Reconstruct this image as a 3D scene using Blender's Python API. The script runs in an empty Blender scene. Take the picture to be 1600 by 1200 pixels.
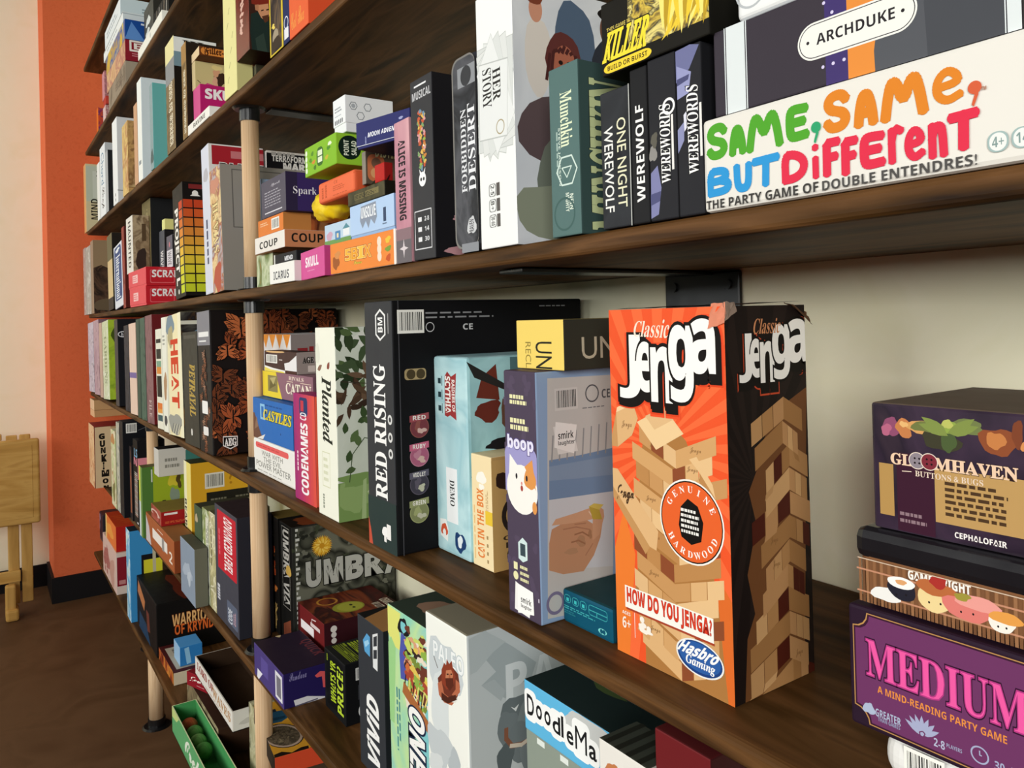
import bpy, bmesh, math, random
from mathutils import Vector, Matrix
R = math.radians
SC = bpy.context.scene
COL = SC.collection

# ------------------------------------------------------------------ camera
CX, CY, CZ = 0.0, 0.0, 1.25
YAW, PITCH, ROLL, FPX, PPY = R(55.4218), R(-.4535), R(-1.4972), 1206.63, 487.87
FW = Vector((-math.sin(YAW)*math.cos(PITCH), math.cos(YAW)*math.cos(PITCH), -math.sin(PITCH)))
RT0 = Vector((math.cos(YAW), math.sin(YAW), 0)); UP0 = RT0.cross(FW)
RT = RT0*math.cos(ROLL) + UP0*math.sin(ROLL); UP = -RT0*math.sin(ROLL) + UP0*math.cos(ROLL)
cam = bpy.data.cameras.new('camera'); camo = bpy.data.objects.new('camera', cam); COL.objects.link(camo)
m3 = Matrix((RT, UP, -FW)).transposed()
camo.matrix_world = Matrix.Translation((CX, CY, CZ)) @ m3.to_4x4()
cam.sensor_width = 36.0; cam.lens = 36.0*FPX/1600.0; cam.shift_y = -(600-PPY)/1600.0
cam.clip_start = .02; cam.clip_end = 60
SC.camera = camo

# ------------------------------------------------------------------ world, daylight, exposure
W = bpy.data.worlds.new('room_light'); SC.world = W; W.use_nodes = True
bg = W.node_tree.nodes['Background']; bg.inputs[0].default_value = (1.0, .97, .92, 1); bg.inputs[1].default_value = .015
def area(name, loc, target, sx, sy, power, col):
    l = bpy.data.lights.new(name, 'AREA'); l.shape = 'RECTANGLE'; l.size = sx; l.size_y = sy; l.energy = power; l.color = col
    o = bpy.data.objects.new(name, l); COL.objects.link(o); o.location = loc
    o.rotation_euler = (Vector(target)-Vector(loc)).to_track_quat('-Z', 'Y').to_euler()
    return o
area('daylight_shop_window', (-1.1, -2.9, 1.88), (-1.1, 1, 1.55), 2.4, 1.0, 64, (.99, .99, .96))
area('daylight_corner_window', (1.9, -1.9, 1.84), (-1.4, .5, 1.4), 1.8, 1.0, 104, (.99, .99, .96))
area('daylight_street_window', (-4.35, -2.9, 2.1), (-3.8, 1, 1.6), 2.0, 1.2, 84, (.94, .98, .99))
area('ceiling_lamp', (-2.6, -1.6, 3.2), (-2.9, .3, 1.0), .9, .9, 9, (1.0, .9, .75))
SC.view_settings.view_transform = 'Standard'; SC.view_settings.look = 'None'
SC.view_settings.exposure = -.1; SC.view_settings.gamma = 1.0; SC.view_settings.use_curve_mapping = False

# ------------------------------------------------------------------ survey: a pixel of the photo to a point of the room
def ray(px, py): return FW + RT*((px-800)/FPX) - UP*((py-PPY)/FPX)
def atY(px, py, Y): v = ray(px, py); return v*(Y/v.y) + Vector((0, 0, CZ))
def atX(px, py, X): v = ray(px, py); return v*(X/v.x) + Vector((0, 0, CZ))
def atZ(px, py, Z): v = ray(px, py); return v*((Z-CZ)/v.z) + Vector((0, 0, CZ))
FR, BK, TH = .40, .708, .0168          # shelf front edge, back wall, board thickness
SH = [0, 2.4163, 2.0416, 1.6863, 1.3163, .9723, .6260, .2639]   # tops of the boards, top shelf first
XL, XR = -3.90, .62

# ------------------------------------------------------------------ materials
def lin(h):
    h = h.lstrip('#')
    if len(h) == 3: h = ''.join(c*2 for c in h)
    f = lambda c: c/12.92 if c <= .04045 else ((c+.055)/1.055)**2.4
    return tuple(f(int(h[i:i+2], 16)/255) for i in (0, 2, 4))
_mats = {}
def M(hexc, rough=.5, metal=0.0):
    key = (hexc, rough, metal)
    if key in _mats: return _mats[key]
    m = bpy.data.materials.new('print_'+hexc.lstrip('#')); m.use_nodes = True
    nt = m.node_tree; b = nt.nodes['Principled BSDF']
    c = lin(hexc)
    tc = nt.nodes.new('ShaderNodeTexCoord'); nz = nt.nodes.new('ShaderNodeTexNoise'); nz.inputs['Scale'].default_value = 45
    nz.inputs['Detail'].default_value = 3
    mr = nt.nodes.new('ShaderNodeMapRange'); mr.inputs['To Min'].default_value = rough-.07; mr.inputs['To Max'].default_value = rough+.07
    nt.links.new(tc.outputs['Object'], nz.inputs['Vector']); nt.links.new(nz.outputs['Fac'], mr.inputs['Value'])
    nt.links.new(mr.outputs[0], b.inputs['Roughness'])
    b.inputs['Base Color'].default_value = (*c, 1); b.inputs['Metallic'].default_value = metal; b.inputs['Specular IOR Level'].default_value = .08 if rough > .3 else .5
    _mats[key] = m; return m
def MOT(cols, scale=30, kind='n', rough=.5, stretch=(1, 1, 1), dist=1.2):
    """painted-looking print: a procedural pattern through several inks"""
    key = (tuple(cols), scale, kind, rough, stretch, dist)
    if key in _mats: return _mats[key]
    m = bpy.data.materials.new('artwork'); m.use_nodes = True
    nt = m.node_tree; b = nt.nodes['Principled BSDF']; b.inputs['Roughness'].default_value = rough; b.inputs['Specular IOR Level'].default_value = .08 if rough > .3 else .4
    tc = nt.nodes.new('ShaderNodeTexCoord'); mp = nt.nodes.new('ShaderNodeMapping'); mp.inputs['Scale'].default_value = stretch
    nt.links.new(tc.outputs['Object'], mp.inputs['Vector'])
    cr = nt.nodes.new('ShaderNodeValToRGB'); cr.color_ramp.interpolation = 'LINEAR' if kind != 'c' else 'CONSTANT'
    if kind == 'v':
        t = nt.nodes.new('ShaderNodeTexVoronoi'); t.inputs['Scale'].default_value = scale; src = t.outputs['Distance']; lo, hi = .05, .75
    elif kind == 'w':
        t = nt.nodes.new('ShaderNodeTexWave'); t.inputs['Scale'].default_value = scale; t.inputs['Distortion'].default_value = dist*5
        t.inputs['Detail'].default_value = 3; src = t.outputs['Fac']; lo, hi = 0, .95
    else:
        t = nt.nodes.new('ShaderNodeTexNoise'); t.inputs['Scale'].default_value = scale; t.inputs['Detail'].default_value = 4
        t.inputs['Distortion'].default_value = dist; src = t.outputs['Fac']; lo, hi = .32, .68
    nt.links.new(mp.outputs[0], t.inputs['Vector']); nt.links.new(src, cr.inputs[0])
    e = cr.color_ramp.elements; n = len(cols)
    while len(e) < n: e.new(.5)
    for i, c in enumerate(cols):
        e[i].position = lo+(hi-lo)*i/max(1, n-1); e[i].color = (*lin(c), 1)
    nt.links.new(cr.outputs[0], b.inputs['Base Color'])
    _mats[key] = m; return m
def mat(c):
    return M(c) if isinstance(c, str) else c
def grain(name, cols, scale, stretch, rough=.5, bump=.15):
    m = bpy.data.materials.new(name); m.use_nodes = True; nt = m.node_tree; b = nt.nodes['Principled BSDF']
    tc = nt.nodes.new('ShaderNodeTexCoord'); mp = nt.nodes.new('ShaderNodeMapping'); mp.inputs['Scale'].default_value = stretch
    nz = nt.nodes.new('ShaderNodeTexNoise'); nz.inputs['Scale'].default_value = scale; nz.inputs['Detail'].default_value = 6; nz.inputs['Distortion'].default_value = .6
    cr = nt.nodes.new('ShaderNodeValToRGB'); e = cr.color_ramp.elements
    while len(e) < len(cols): e.new(.5)
    for i, c in enumerate(cols): e[i].position = .3+.4*i/(len(cols)-1); e[i].color = (*lin(c), 1)
    bp = nt.nodes.new('ShaderNodeBump'); bp.inputs['Strength'].default_value = bump; bp.inputs['Distance'].default_value = .002
    nt.links.new(tc.outputs['Object'], mp.inputs['Vector']); nt.links.new(mp.outputs[0], nz.inputs['Vector'])
    nt.links.new(nz.outputs['Fac'], cr.inputs[0]); nt.links.new(cr.outputs[0], b.inputs['Base Color'])
    nt.links.new(nz.outputs['Fac'], bp.inputs['Height']); nt.links.new(bp.outputs[0], b.inputs['Normal'])
    b.inputs['Roughness'].default_value = rough; b.inputs['Specular IOR Level'].default_value = .1
    return m

# ------------------------------------------------------------------ object plumbing
def link(o, parent=None):
    COL.objects.link(o)
    if parent is not None: o.parent = parent
    return o
def tag(o, label=None, cat=None, group=None, kind=None):
    if label: o['label'] = label
    if cat: o['category'] = cat
    if group: o['group'] = group
    if kind: o['kind'] = kind
    return o
def empty(name, loc, rz=0):
    o = bpy.data.objects.new(name, None); COL.objects.link(o); o.location = loc; o.rotation_euler = (0, 0, rz); o.empty_display_size = .02
    return o
class MB:
    """collects shapes for ONE mesh object"""
    def __init__(s): s.v = []; s.f = []; s.mi = []; s.mats = []
    def m(s, c):
        c = mat(c)
        if c not in s.mats: s.mats.append(c)
        return s.mats.index(c)
    def add(s, vs, fs, c):
        o = len(s.v); s.v += [tuple(v) for v in vs]; k = s.m(c)
        for f in fs: s.f.append(tuple(i+o for i in f)); s.mi.append(k)
    def box(s, lo, hi, c, bev=0.0, faces=None, seg=2):
        bm = bmesh.new(); bmesh.ops.create_cube(bm, size=1)
        for v in bm.verts: v.co = Vector([lo[i]+(v.co[i]+.5)*(hi[i]-lo[i]) for i in range(3)])
        if bev > 0: bmesh.ops.bevel(bm, geom=bm.edges[:], offset=min(bev, *[.45*(hi[i]-lo[i]) for i in range(3)]), segments=seg, profile=.5, affect='EDGES')
        bm.normal_update(); bm.verts.index_update(); o = len(s.v); s.v += [tuple(v.co) for v in bm.verts]
        D = dict(R=(1, 0, 0), L=(-1, 0, 0), F=(0, -1, 0), B=(0, 1, 0), T=(0, 0, 1), U=(0, 0, -1)); faces = faces or {}
        for f in bm.faces:
            k = max(D, key=lambda q: f.normal.dot(Vector(D[q])))
            s.f.append(tuple(v.index+o for v in f.verts)); s.mi.append(s.m(faces.get(k, c)))
        bm.free()
    def cyl(s, p, q, r, c, n=20, r2=None):
        p, q = Vector(p), Vector(q); d = (q-p).normalized(); a = d.orthogonal().normalized(); b = d.cross(a); r2 = r if r2 is None else r2
        vs = [p+(a*math.cos(t)+b*math.sin(t))*r for t in [2*math.pi*i/n for i in range(n)]] + [q+(a*math.cos(t)+b*math.sin(t))*r2 for t in [2*math.pi*i/n for i in range(n)]]
        s.add(vs, [(i, (i+1) % n, n+(i+1) % n, n+i) for i in range(n)] + [tuple(range(n-1, -1, -1)), tuple(range(n, 2*n))], c)
    def ball(s, p, r, c, n=14):
        bm = bmesh.new(); bmesh.ops.create_uvsphere(bm, u_segments=n, v_segments=n//2+2, radius=1)
        rr = r if isinstance(r, tuple) else (r, r, r)
        bm.verts.index_update()
        s.add([(p[0]+v.co.x*rr[0], p[1]+v.co.y*rr[1], p[2]+v.co.z*rr[2]) for v in bm.verts], [[v.index for v in f.verts] for f in bm.faces], c); bm.free()
    def build(s, name, parent=None, smooth=False):
        me = bpy.data.meshes.new(name); me.from_pydata(s.v, [], s.f)
        for m in s.mats: me.materials.append(m)
        me.polygons.foreach_set('material_index', s.mi)
        if smooth: me.polygons.foreach_set('use_smooth', [True]*len(s.f))
        me.update(); return link(bpy.data.objects.new(name, me), parent)

# ------------------------------------------------------------------ lettering
_UP = dict(b=(0x1D5D4, 0x1D5EE, 0x1D7EC), s=(0x1D400, 0x1D41A, 0x1D7CE), i=(0x1D468, 0x1D482, 0x1D7CE), c=(0x1D4D0, 0x1D4EA, 0x1D7CE),
           k=(0x1D56C, 0x1D586, 0x1D7CE), o=(0x1D63C, 0x1D656, 0x1D7EC), d=(0x1D538, 0x1D552, 0x1D7D8), m=(0x1D670, 0x1D68A, 0x1D7F6))
def _style(t, f):
    if f not in _UP: return t
    u, l, d = _UP[f]; r = ''
    for ch in t:
        if 'A' <= ch <= 'Z': r += chr(u+ord(ch)-65)
        elif 'a' <= ch <= 'z': r += chr(l+ord(ch)-97)
        elif '0' <= ch <= '9': r += chr(d+ord(ch)-48)
        else: r += ch
    return r
_tx = {}
_c = bpy.data.curves.new('lettering', 'FONT'); _c.size = 1; _c.resolution_u = 3; _c.fill_mode = 'FRONT'
_tool = [bpy.data.objects.new('lettering', _c)]
def glyphs(t, f='b', off=0.0):
    k = (t, f, off)
    if k in _tx: return _tx[k]
    o = _tool[0]; c = o.data; c.body = _style(t, f); c.offset = off; me = o.to_mesh()
    vs = [(v.co.x, v.co.y) for v in me.vertices]; fs = [tuple(p.vertices) for p in me.polygons]
    o.to_mesh_clear()
    if not vs: vs = [(0, 0), (1, 0), (1, 1)]; fs = []
    xs = [v[0] for v in vs]; ys = [v[1] for v in vs]
    _tx[k] = (vs, fs, (min(xs), min(ys), max(xs), max(ys))); return _tx[k]

STROKE = dict(
    S=[[(.92, .84), (.76, .97), (.5, 1), (.2, .94), (.06, .76), (.2, .58), (.5, .5), (.8, .42), (.94, .24), (.8, .06), (.5, 0), (.2, .03), (.04, .16)]],
    A=[[(.03, 0), (.12, .5), (.3, .9), (.5, 1), (.7, .9), (.88, .5), (.97, 0)], [(.14, .34), (.86, .34)]],
    M=[[(.02, 0), (.1, .6), (.2, .98), (.33, .9), (.5, .35), (.67, .9), (.8, .98), (.9, .6), (.98, 0)]],
    E=[[(.95, .97), (.3, 1), (.1, .9), (.05, .5), (.1, .1), (.3, 0), (.97, .03)], [(.1, .52), (.8, .53)]],
    e=[[(.12, .48), (.9, .55), (.84, .82), (.5, 1), (.18, .82), (.05, .48), (.16, .16), (.5, 0), (.93, .14)]],
    B=[[(.05, 0), (.05, 1), (.55, 1), (.82, .88), (.82, .65), (.55, .53), (.05, .52)], [(.55, .53), (.9, .42), (.95, .2), (.75, .03), (.05, 0)]],
    U=[[(.03, 1), (.06, .3), (.22, .05), (.5, 0), (.78, .05), (.94, .3), (.97, 1)]], T=[[(0, .97), (1, 1)], [(.52, 1), (.48, 0)]],
    D=[[(.05, 0), (.05, 1), (.5, .98), (.85, .78), (.97, .5), (.85, .2), (.5, .02), (.05, 0)]], i=[[(.5, 0), (.5, .58)], [(.5, .99), (.5, 1)]],
    F=[[(1, 1), (.3, 1), (.08, .9), (.05, 0)], [(.08, .5), (.8, .52)]], r=[[(.08, 0), (.08, .95)], [(.08, .6), (.28, .92), (.6, 1), (.95, .92)]],
    n=[[(.05, 0), (.06, 1)], [(.06, .6), (.28, .95), (.6, 1), (.88, .85), (.95, 0)]])
class Face:
    """one printed side of a box; everything is given in 0..1 of its width and height"""
    def __init__(s, mb, o, u, v, n, W, H):
        s.mb, s.o, s.u, s.v, s.n, s.W, s.H = mb, Vector(o), Vector(u), Vector(v), Vector(n), W, H; s.k = 0
    def P(s, a, b): return s.o + s.u*(a*s.W) + s.v*(b*s.H) + s.n*(.00006+.0000025*s.k)
    def poly(s, pts, c, clip=True):
        s.k += 1
        if clip: pts = [(min(1, max(0, a)), min(1, max(0, b))) for a, b in pts]
        s.mb.add([s.P(*p) for p in pts], [tuple(range(len(pts)))], c); return s
    def rect(s, a, b, c, d, col): return s.poly([(a, b), (c, b), (c, d), (a, d)], col)
    def rr(s, a, b, c, d, r, col, n=5):
        ru, rv = r/s.W, r/s.H; ru = min(ru, (c-a)/2); rv = min(rv, (d-b)/2); pts = []
        for cx, cy, t0 in ((c-ru, b+rv, -90), (c-ru, d-rv, 0), (a+ru, d-rv, 90), (a+ru, b+rv, 180)):
            for i in range(n+1):
                t = R(t0+90*i/n); pts.append((cx+ru*math.cos(t), cy+rv*math.sin(t)))
        return s.poly(pts, col)
    def ell(s, a, b, ra, rb, col, n=24, ph=0, arc=360):
        return s.poly([(a+ra*math.cos(R(ph+arc*i/n)), b+rb*math.sin(R(ph+arc*i/n))) for i in range(n+(0 if arc == 360 else 1))], col)
    def disc(s, a, b, r, col, n=26): return s.ell(a, b, r/s.W, r/s.H, col, n)
    def ring(s, a, b, r, w, col, n=26):
        s.k += 1; vs = []
        for i in range(n):
            t = 2*math.pi*i/n
            for q in (r-w, r): vs.append(s.P(min(1, max(0, a+q/s.W*math.cos(t))), min(1, max(0, b+q/s.H*math.sin(t)))))
        s.mb.add(vs, [(2*i, 2*i+1, (2*i+3) % (2*n), (2*i+2) % (2*n)) for i in range(n)], col); return s
    def line(s, pts, w, col):
        vs = []; fs = []; pts = [(min(1, max(0, a)), min(1, max(0, b))) for a, b in pts]
        k0 = s.k
        for i, ((a, b), (c, d)) in enumerate(zip(pts, pts[1:])):
            s.k = k0+.25*(i+1)
            dx, dy = (c-a)*s.W, (d-b)*s.H; L = math.hypot(dx, dy) or 1; nx, ny = -dy/L*w/2/s.W, dx/L*w/2/s.H; o = len(vs)
            ex, ey = dx/L*w*.3/s.W, dy/L*w*.3/s.H
            vs += [s.P(a+nx-ex, b+ny-ey), s.P(a-nx-ex, b-ny-ey), s.P(c-nx+ex, d-ny+ey), s.P(c+nx+ex, d+ny+ey)]; fs.append((o, o+1, o+2, o+3))
        s.k = k0+.25*len(fs)+.75; s.mb.add(vs, fs, col); return s
    def bubble(s, ch, a, b, c, d, w, col):
        """a fat round-ended letter inside a..c, b..d"""
        ru, rv = w/2/s.W, w/2/s.H; s.k += 1
        for ln in STROKE[ch]:
            pts = [(a+ru+x*(c-a-2*ru), b+rv+y*(d-b-2*rv)) for x, y in ln]
            if len(pts) > 4:
                for _ in range(2): pts = [pts[0]]+[q for (x0, y0), (x1, y1) in zip(pts, pts[1:]) for q in ((.75*x0+.25*x1, .75*y0+.25*y1), (.25*x0+.75*x1, .25*y0+.75*y1))]+[pts[-1]]
            s.line(pts, w, col)
            k1 = s.k
            for i, (p, q) in enumerate(pts if len(pts) < 6 else pts[::3]+[pts[-1]]): s.k = k1-1+.25*i; s.ell(p, q, ru, rv, col, 14)
            s.k = math.ceil(s.k)
        return s
    def frame(s, a, b, c, d, w, col): return s.line([(a, b), (c, b), (c, d), (a, d), (a, b)], w, col)
    def txt(s, t, a, b, c, d, col, r=0, f='b', ol=(), w=0.0, sk=0.0, arch=0.0, tp=0.0):
        """lettering fitted into a..c, b..d; r = 0, 90 (reads upward), -90 (reads downward), 180; ol = outlines [(ink, growth)] from the outermost;
        w = extra weight; sk = shear; arch = upward bow; tp = grows towards its end"""
        _, _, bb = glyphs(t, f, 0)
        gw, gh = max(1e-6, bb[2]-bb[0]), max(1e-6, bb[3]-bb[1])
        for ink, off in [*ol, (col, w)]:
            vs, fs, _ = glyphs(t, f, off); s.k += 1; out = []
            for x, y in vs:
                p, q = (x-bb[0])/gw, (y-bb[1])/gh
                if tp: q = .5+(q-.5)*(1+tp*(p-.5))
                if arch: q += arch*(1-(2*p-1)**2)
                p += sk*(q-.5)
                if r == 0: g = (a+p*(c-a), b+q*(d-b))
                elif r == 90: g = (c-q*(c-a), b+p*(d-b))
                elif r == -90: g = (a+q*(c-a), d-p*(d-b))
                else: g = (c-p*(c-a), d-q*(d-b))
                out.append(s.P(min(1, max(0, g[0])), min(1, max(0, g[1]))))
            s.mb.add(out, fs, ink)
        return s
    def para(s, a, b, c, d, n, col, r=0, seed=1, k=.5):
        """small print, too small to read: thin broken bars"""
        rnd = random.Random(seed); s.k += 1; vs = []; fs = []
        for i in range(n):
            t = 0.0; e = rnd.uniform(.75, 1)
            while t < e:
                l = rnd.uniform(.06, .17); t2 = min(e, t+l)
                q0, q1 = (i+.5-k/2)/n, (i+.5+k/2)/n
                if r == 0: A = (a+t*(c-a), d-q1*(d-b), a+t2*(c-a), d-q0*(d-b))
                elif r == 90: A = (a+q0*(c-a), b+t*(d-b), a+q1*(c-a), b+t2*(d-b))
                else: A = (c-q1*(c-a), d-t2*(d-b), c-q0*(c-a), d-t*(d-b))
                o = len(vs); vs += [s.P(A[0], A[1]), s.P(A[2], A[1]), s.P(A[2], A[3]), s.P(A[0], A[3])]; fs.append((o, o+1, o+2, o+3)); t = t2+.035
        s.mb.add(vs, fs, col); return s
    def code(s, a, b, c, d, bgc='#f2f0e8', ink='#191919', r=0, seed=3):
        s.rect(a, b, c, d, bgc); rnd = random.Random(seed); s.k += 1; vs = []; fs = []; t = .08
        while t < .92:
            w = rnd.choice((.012, .012, .024, .036))
            if r == 0: A = (a+t*(c-a), b+.12*(d-b), a+(t+w)*(c-a), b+.9*(d-b))
            else: A = (a+.1*(c-a), b+t*(d-b), a+.9*(c-a), b+(t+w)*(d-b))
            o = len(vs); vs += [s.P(A[0], A[1]), s.P(A[2], A[1]), s.P(A[2], A[3]), s.P(A[0], A[3])]; fs.append((o, o+1, o+2, o+3)); t += w+rnd.choice((.012, .02, .03))
        s.mb.add(vs, fs, ink); return s
    def blob(s, a, b, ra, rb, col, seed=1, jag=.2, n=18):
        rnd = random.Random(seed); ph = [rnd.uniform(0, 6.28) for _ in range(3)]
        pts = []
        for i in range(n):
            t = 2*math.pi*i/n; k = 1+jag*(.5*math.sin(2*t+ph[0])+.35*math.sin(3*t+ph[1])+.25*math.sin(5*t+ph[2]))
            pts.append((a+ra*k*math.cos(t), b+rb*k*math.sin(t)))
        return s.poly(pts, col)
    def leaf(s, a, b, L, w, ang, col):
        c, d = math.cos(R(ang)), math.sin(R(ang)); pts = []
        for t in (0, .25, .5, .75): pts.append((t*L, w/2*math.sin(math.pi*min(1, t*.9+.1))))
        pts.append((L, 0))
        for t in (.75, .5, .25): pts.append((t*L, -w/2*math.sin(math.pi*min(1, t*.9+.1))))
        return s.poly([(a+(x*c-y*d)/s.W, b+(x*d+y*c)/s.H) for x, y in pts], col)
    def star(s, a, b, r0, r1, n, col, ph=90):
        return s.poly([(a+(r1 if i % 2 == 0 else r0)/s.W*math.cos(R(ph+180*i/n)), b+(r1 if i % 2 == 0 else r0)/s.H*math.sin(R(ph+180*i/n))) for i in range(2*n)], col)
    def rays(s, a, b, n, c1, c2, ph=0):
        s.rect(0, 0, 1, 1, c1); s.k += 1; big = 2.0; vs = []; fs = []
        for i in range(n):
            t0, t1 = 2*math.pi*(i+ph)/n, 2*math.pi*(i+.5+ph)/n; pts = [(a, b)]
            for t in (t0, t1):
                dx, dy = math.cos(t)/s.W, math.sin(t)/s.H; kk = big
                if dx > 0: kk = min(kk, (1-a)/dx)
                elif dx < 0: kk = min(kk, -a/dx)
                if dy > 0: kk = min(kk, (1-b)/dy)
                elif dy < 0: kk = min(kk, -b/dy)
                pts.append((a+dx*kk, b+dy*kk))
            o = len(vs); vs += [s.P(*p) for p in pts]; fs.append((o, o+1, o+2))
        s.mb.add(vs, fs, c2); return s

# ------------------------------------------------------------------ boxes
ALL = []
class Box:
    """a box seen at xl..xr (front edge corners at picture row yr), its near top corner at row yt; stands at height z, ins behind the shelf edge"""
    def __init__(s, label, xl, xr, yr, yt, z, ins=.01, dep=.2, F='#888', Rc=None, T=None, g=None, rot=0, lean=0, yx=None, bev=.0012, name='game_box', cat='board game', U=None,
                 base=None, yb=None, open_top=False, lid=None, lidc=None, h=None, shell=True, liftz=.0004):
        if base is None:
            Y = FR+ins
            X0, X1 = atY(xl, yr, Y).x, atY(xr, yr, Y).x
            w = X1-X0
            if isinstance(z, Box): z = z.ztop
            elif isinstance(z, int): z = SH[z]
            if yb is not None: z = atY(xr if yx is None else yx, yb, Y).z
            top = z+h if h else atY(xr if yx is None else yx, yt, Y).z
            if dep > 1: dep = atX(dep, yr, X1).y-Y
            Hh = top-z; fc = Vector(((X0+X1)/2, Y, z)); rz = R(rot)
        else:                                  # base = two picture points of the front bottom edge at height z
            if isinstance(z, Box): z = z.ztop
            elif isinstance(z, int): z = SH[z]
            A, B = atZ(*base[0], z), atZ(*base[1], z); d = B-A; w = math.hypot(d.x, d.y); rz = math.atan2(d.y, d.x); fc = (A+B)/2; fc.z = z
            v = ray(base[1][0], yt); top = z+h if h else (v*(math.hypot(B.x, B.y)/math.hypot(v.x, v.y))).z+CZ; Hh = top-z
        s.w, s.d, s.h, s.ztop, s.z = w, dep, Hh, z+Hh+liftz, z
        s.label, s.cat, s.g, s.name = label, cat, g or GRP, name
        s.loc = fc + Vector((-math.sin(rz)*dep/2, math.cos(rz)*dep/2, liftz)); s.rz = rz; s.lean = R(lean)
        s.mb = mb = MB(); hw, hd = w/2, dep/2
        Rc = Rc or F; T = T or F
        fcs = dict(F=F, R=Rc, T=T, L=F, B=F, U=U or Rc)
        if not open_top: mb.box((-hw, -hd, 0), (hw, hd, Hh), F, bev, fcs, seg=5 if bev > .004 else 2)
        else:
            t = .0022; inn = open_top
            mb.box((-hw, -hd, 0), (hw, hd, .002), inn, 0)
            mb.box((-hw, -hd, 0), (hw, -hd+t, Hh), F, 0, dict(F=F, B=inn, T=T)); mb.box((-hw, hd-t, 0), (hw, hd, Hh), F, 0, dict(F=inn, T=T))
            mb.box((-hw, -hd+t, 0), (-hw+t, hd-t, Hh), F, 0, dict(R=inn, T=T)); mb.box((hw-t, -hd+t, 0), (hw, hd-t, Hh), Rc, 0, dict(L=inn, T=T))
        s.F = Face(mb, (-hw, -hd, 0), (1, 0, 0), (0, 0, 1), (0, -1, 0), w, Hh)
        s.R = Face(mb, (hw, -hd, 0), (0, 1, 0), (0, 0, 1), (1, 0, 0), dep, Hh)
        s.T = Face(mb, (-hw, -hd, Hh), (1, 0, 0), (0, 1, 0), (0, 0, 1), w, dep)
        s.U = Face(mb, (-hw, hd, 0), (1, 0, 0), (0, -1, 0), (0, 0, -1), w, dep)
        s.parts = []; ALL.append(s)
    def part(s, name, mb, label=None):
        s.parts.append((name, mb, label)); return s
    def lidded(s, v, c, Rc=None, T=None, grow=.0011):
        """a lid over the part of the box above v; what is printed afterwards is printed on the lid"""
        mb = MB(); hw, hd = s.w/2+grow, s.d/2+grow
        mb.box((-hw, -hd, v*s.h), (hw, hd, s.h+.0008), c, .0009, dict(F=c, R=Rc or c, T=T or c, L=c, B=c, U=c)); s.ztop += .0008
        s.F = Face(mb, (-s.w/2, -hd, 0), (1, 0, 0), (0, 0, 1), (0, -1, 0), s.w, s.h); s.R = Face(mb, (hw, -s.d/2, 0), (0, 1, 0), (0, 0, 1), (1, 0, 0), s.d, s.h)
        s.T = Face(mb, (-hw, -hd, s.h+.0008), (1, 0, 0), (0, 1, 0), (0, 0, 1), 2*hw, 2*hd); s.parts.append(('lid', mb, None)); return s
    def fpx(s, px, py):
        """a point of the photo on the front, in 0..1 of it"""
        p = atY(px, py, s.loc.y-s.d/2); return ((p.x-s.loc.x)/s.w+.5, (p.z-s.z)/s.h)
    def rpx(s, px, py):
        """the same on the right-hand side"""
        p = atX(px, py, s.loc.x+s.w/2); return ((p.y-s.loc.y)/s.d+.5, (p.z-s.z)/s.h)
    def tpx(s, px, py):
        """the same on the top"""
        p = atZ(px, py, s.z+s.h)-s.loc; c, q = math.cos(-s.rz), math.sin(-s.rz); return ((p.x*c-p.y*q)/s.w+.5, (p.x*q+p.y*c)/s.d+.5)
    def ftx(s, t, x0, yt, x1, yb, col, *a, side='F', **k):
        g = s.fpx if side == 'F' else s.rpx
        xm = (x0+x1)/2; u0, u1 = g(x0, (yt+yb)/2)[0], g(x1, (yt+yb)/2)[0]; (s.F if side == 'F' else s.R).txt(t, u0, g(xm, yb)[1], u1, g(xm, yt)[1], col, *a, **k)
    def lid(s, v, c, Rc=None, T=None, bev=.001, grow=.0012, name='lid'):
        """a telescoping lid over the upper part of the box: its own mesh"""
        mb = MB(); hw, hd = s.w/2+grow, s.d/2+grow
        mb.box((-hw, -hd, v*s.h), (hw, hd, s.h+grow), c, bev, dict(F=c, R=Rc or c, T=T or c, L=c, B=c, U=c)); s.ztop += grow
        F = Face(mb, (-hw, -hd, v*s.h), (1, 0, 0), (0, 0, 1), (0, -1, 0), 2*hw, (1-v)*s.h+grow)
        Rf = Face(mb, (hw, -hd, v*s.h), (0, 1, 0), (0, 0, 1), (1, 0, 0), 2*hd, (1-v)*s.h+grow)
        Tf = Face(mb, (-hw, -hd, s.h+grow), (1, 0, 0), (0, 1, 0), (0, 0, 1), 2*hw, 2*hd)
        s.parts.append((name, mb, None)); return F, Rf, Tf
    def make(s):
        o = s.mb.build(s.name); s.loc.z += s.w/2*abs(math.sin(s.lean)); o.location = s.loc; o.rotation_euler = (0, s.lean, s.rz)
        tag(o, s.label, s.cat, s.g)
        for n, mb, l in s.parts:
            p = mb.build(n, o)
            if l: p['label'] = l
        return o
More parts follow.
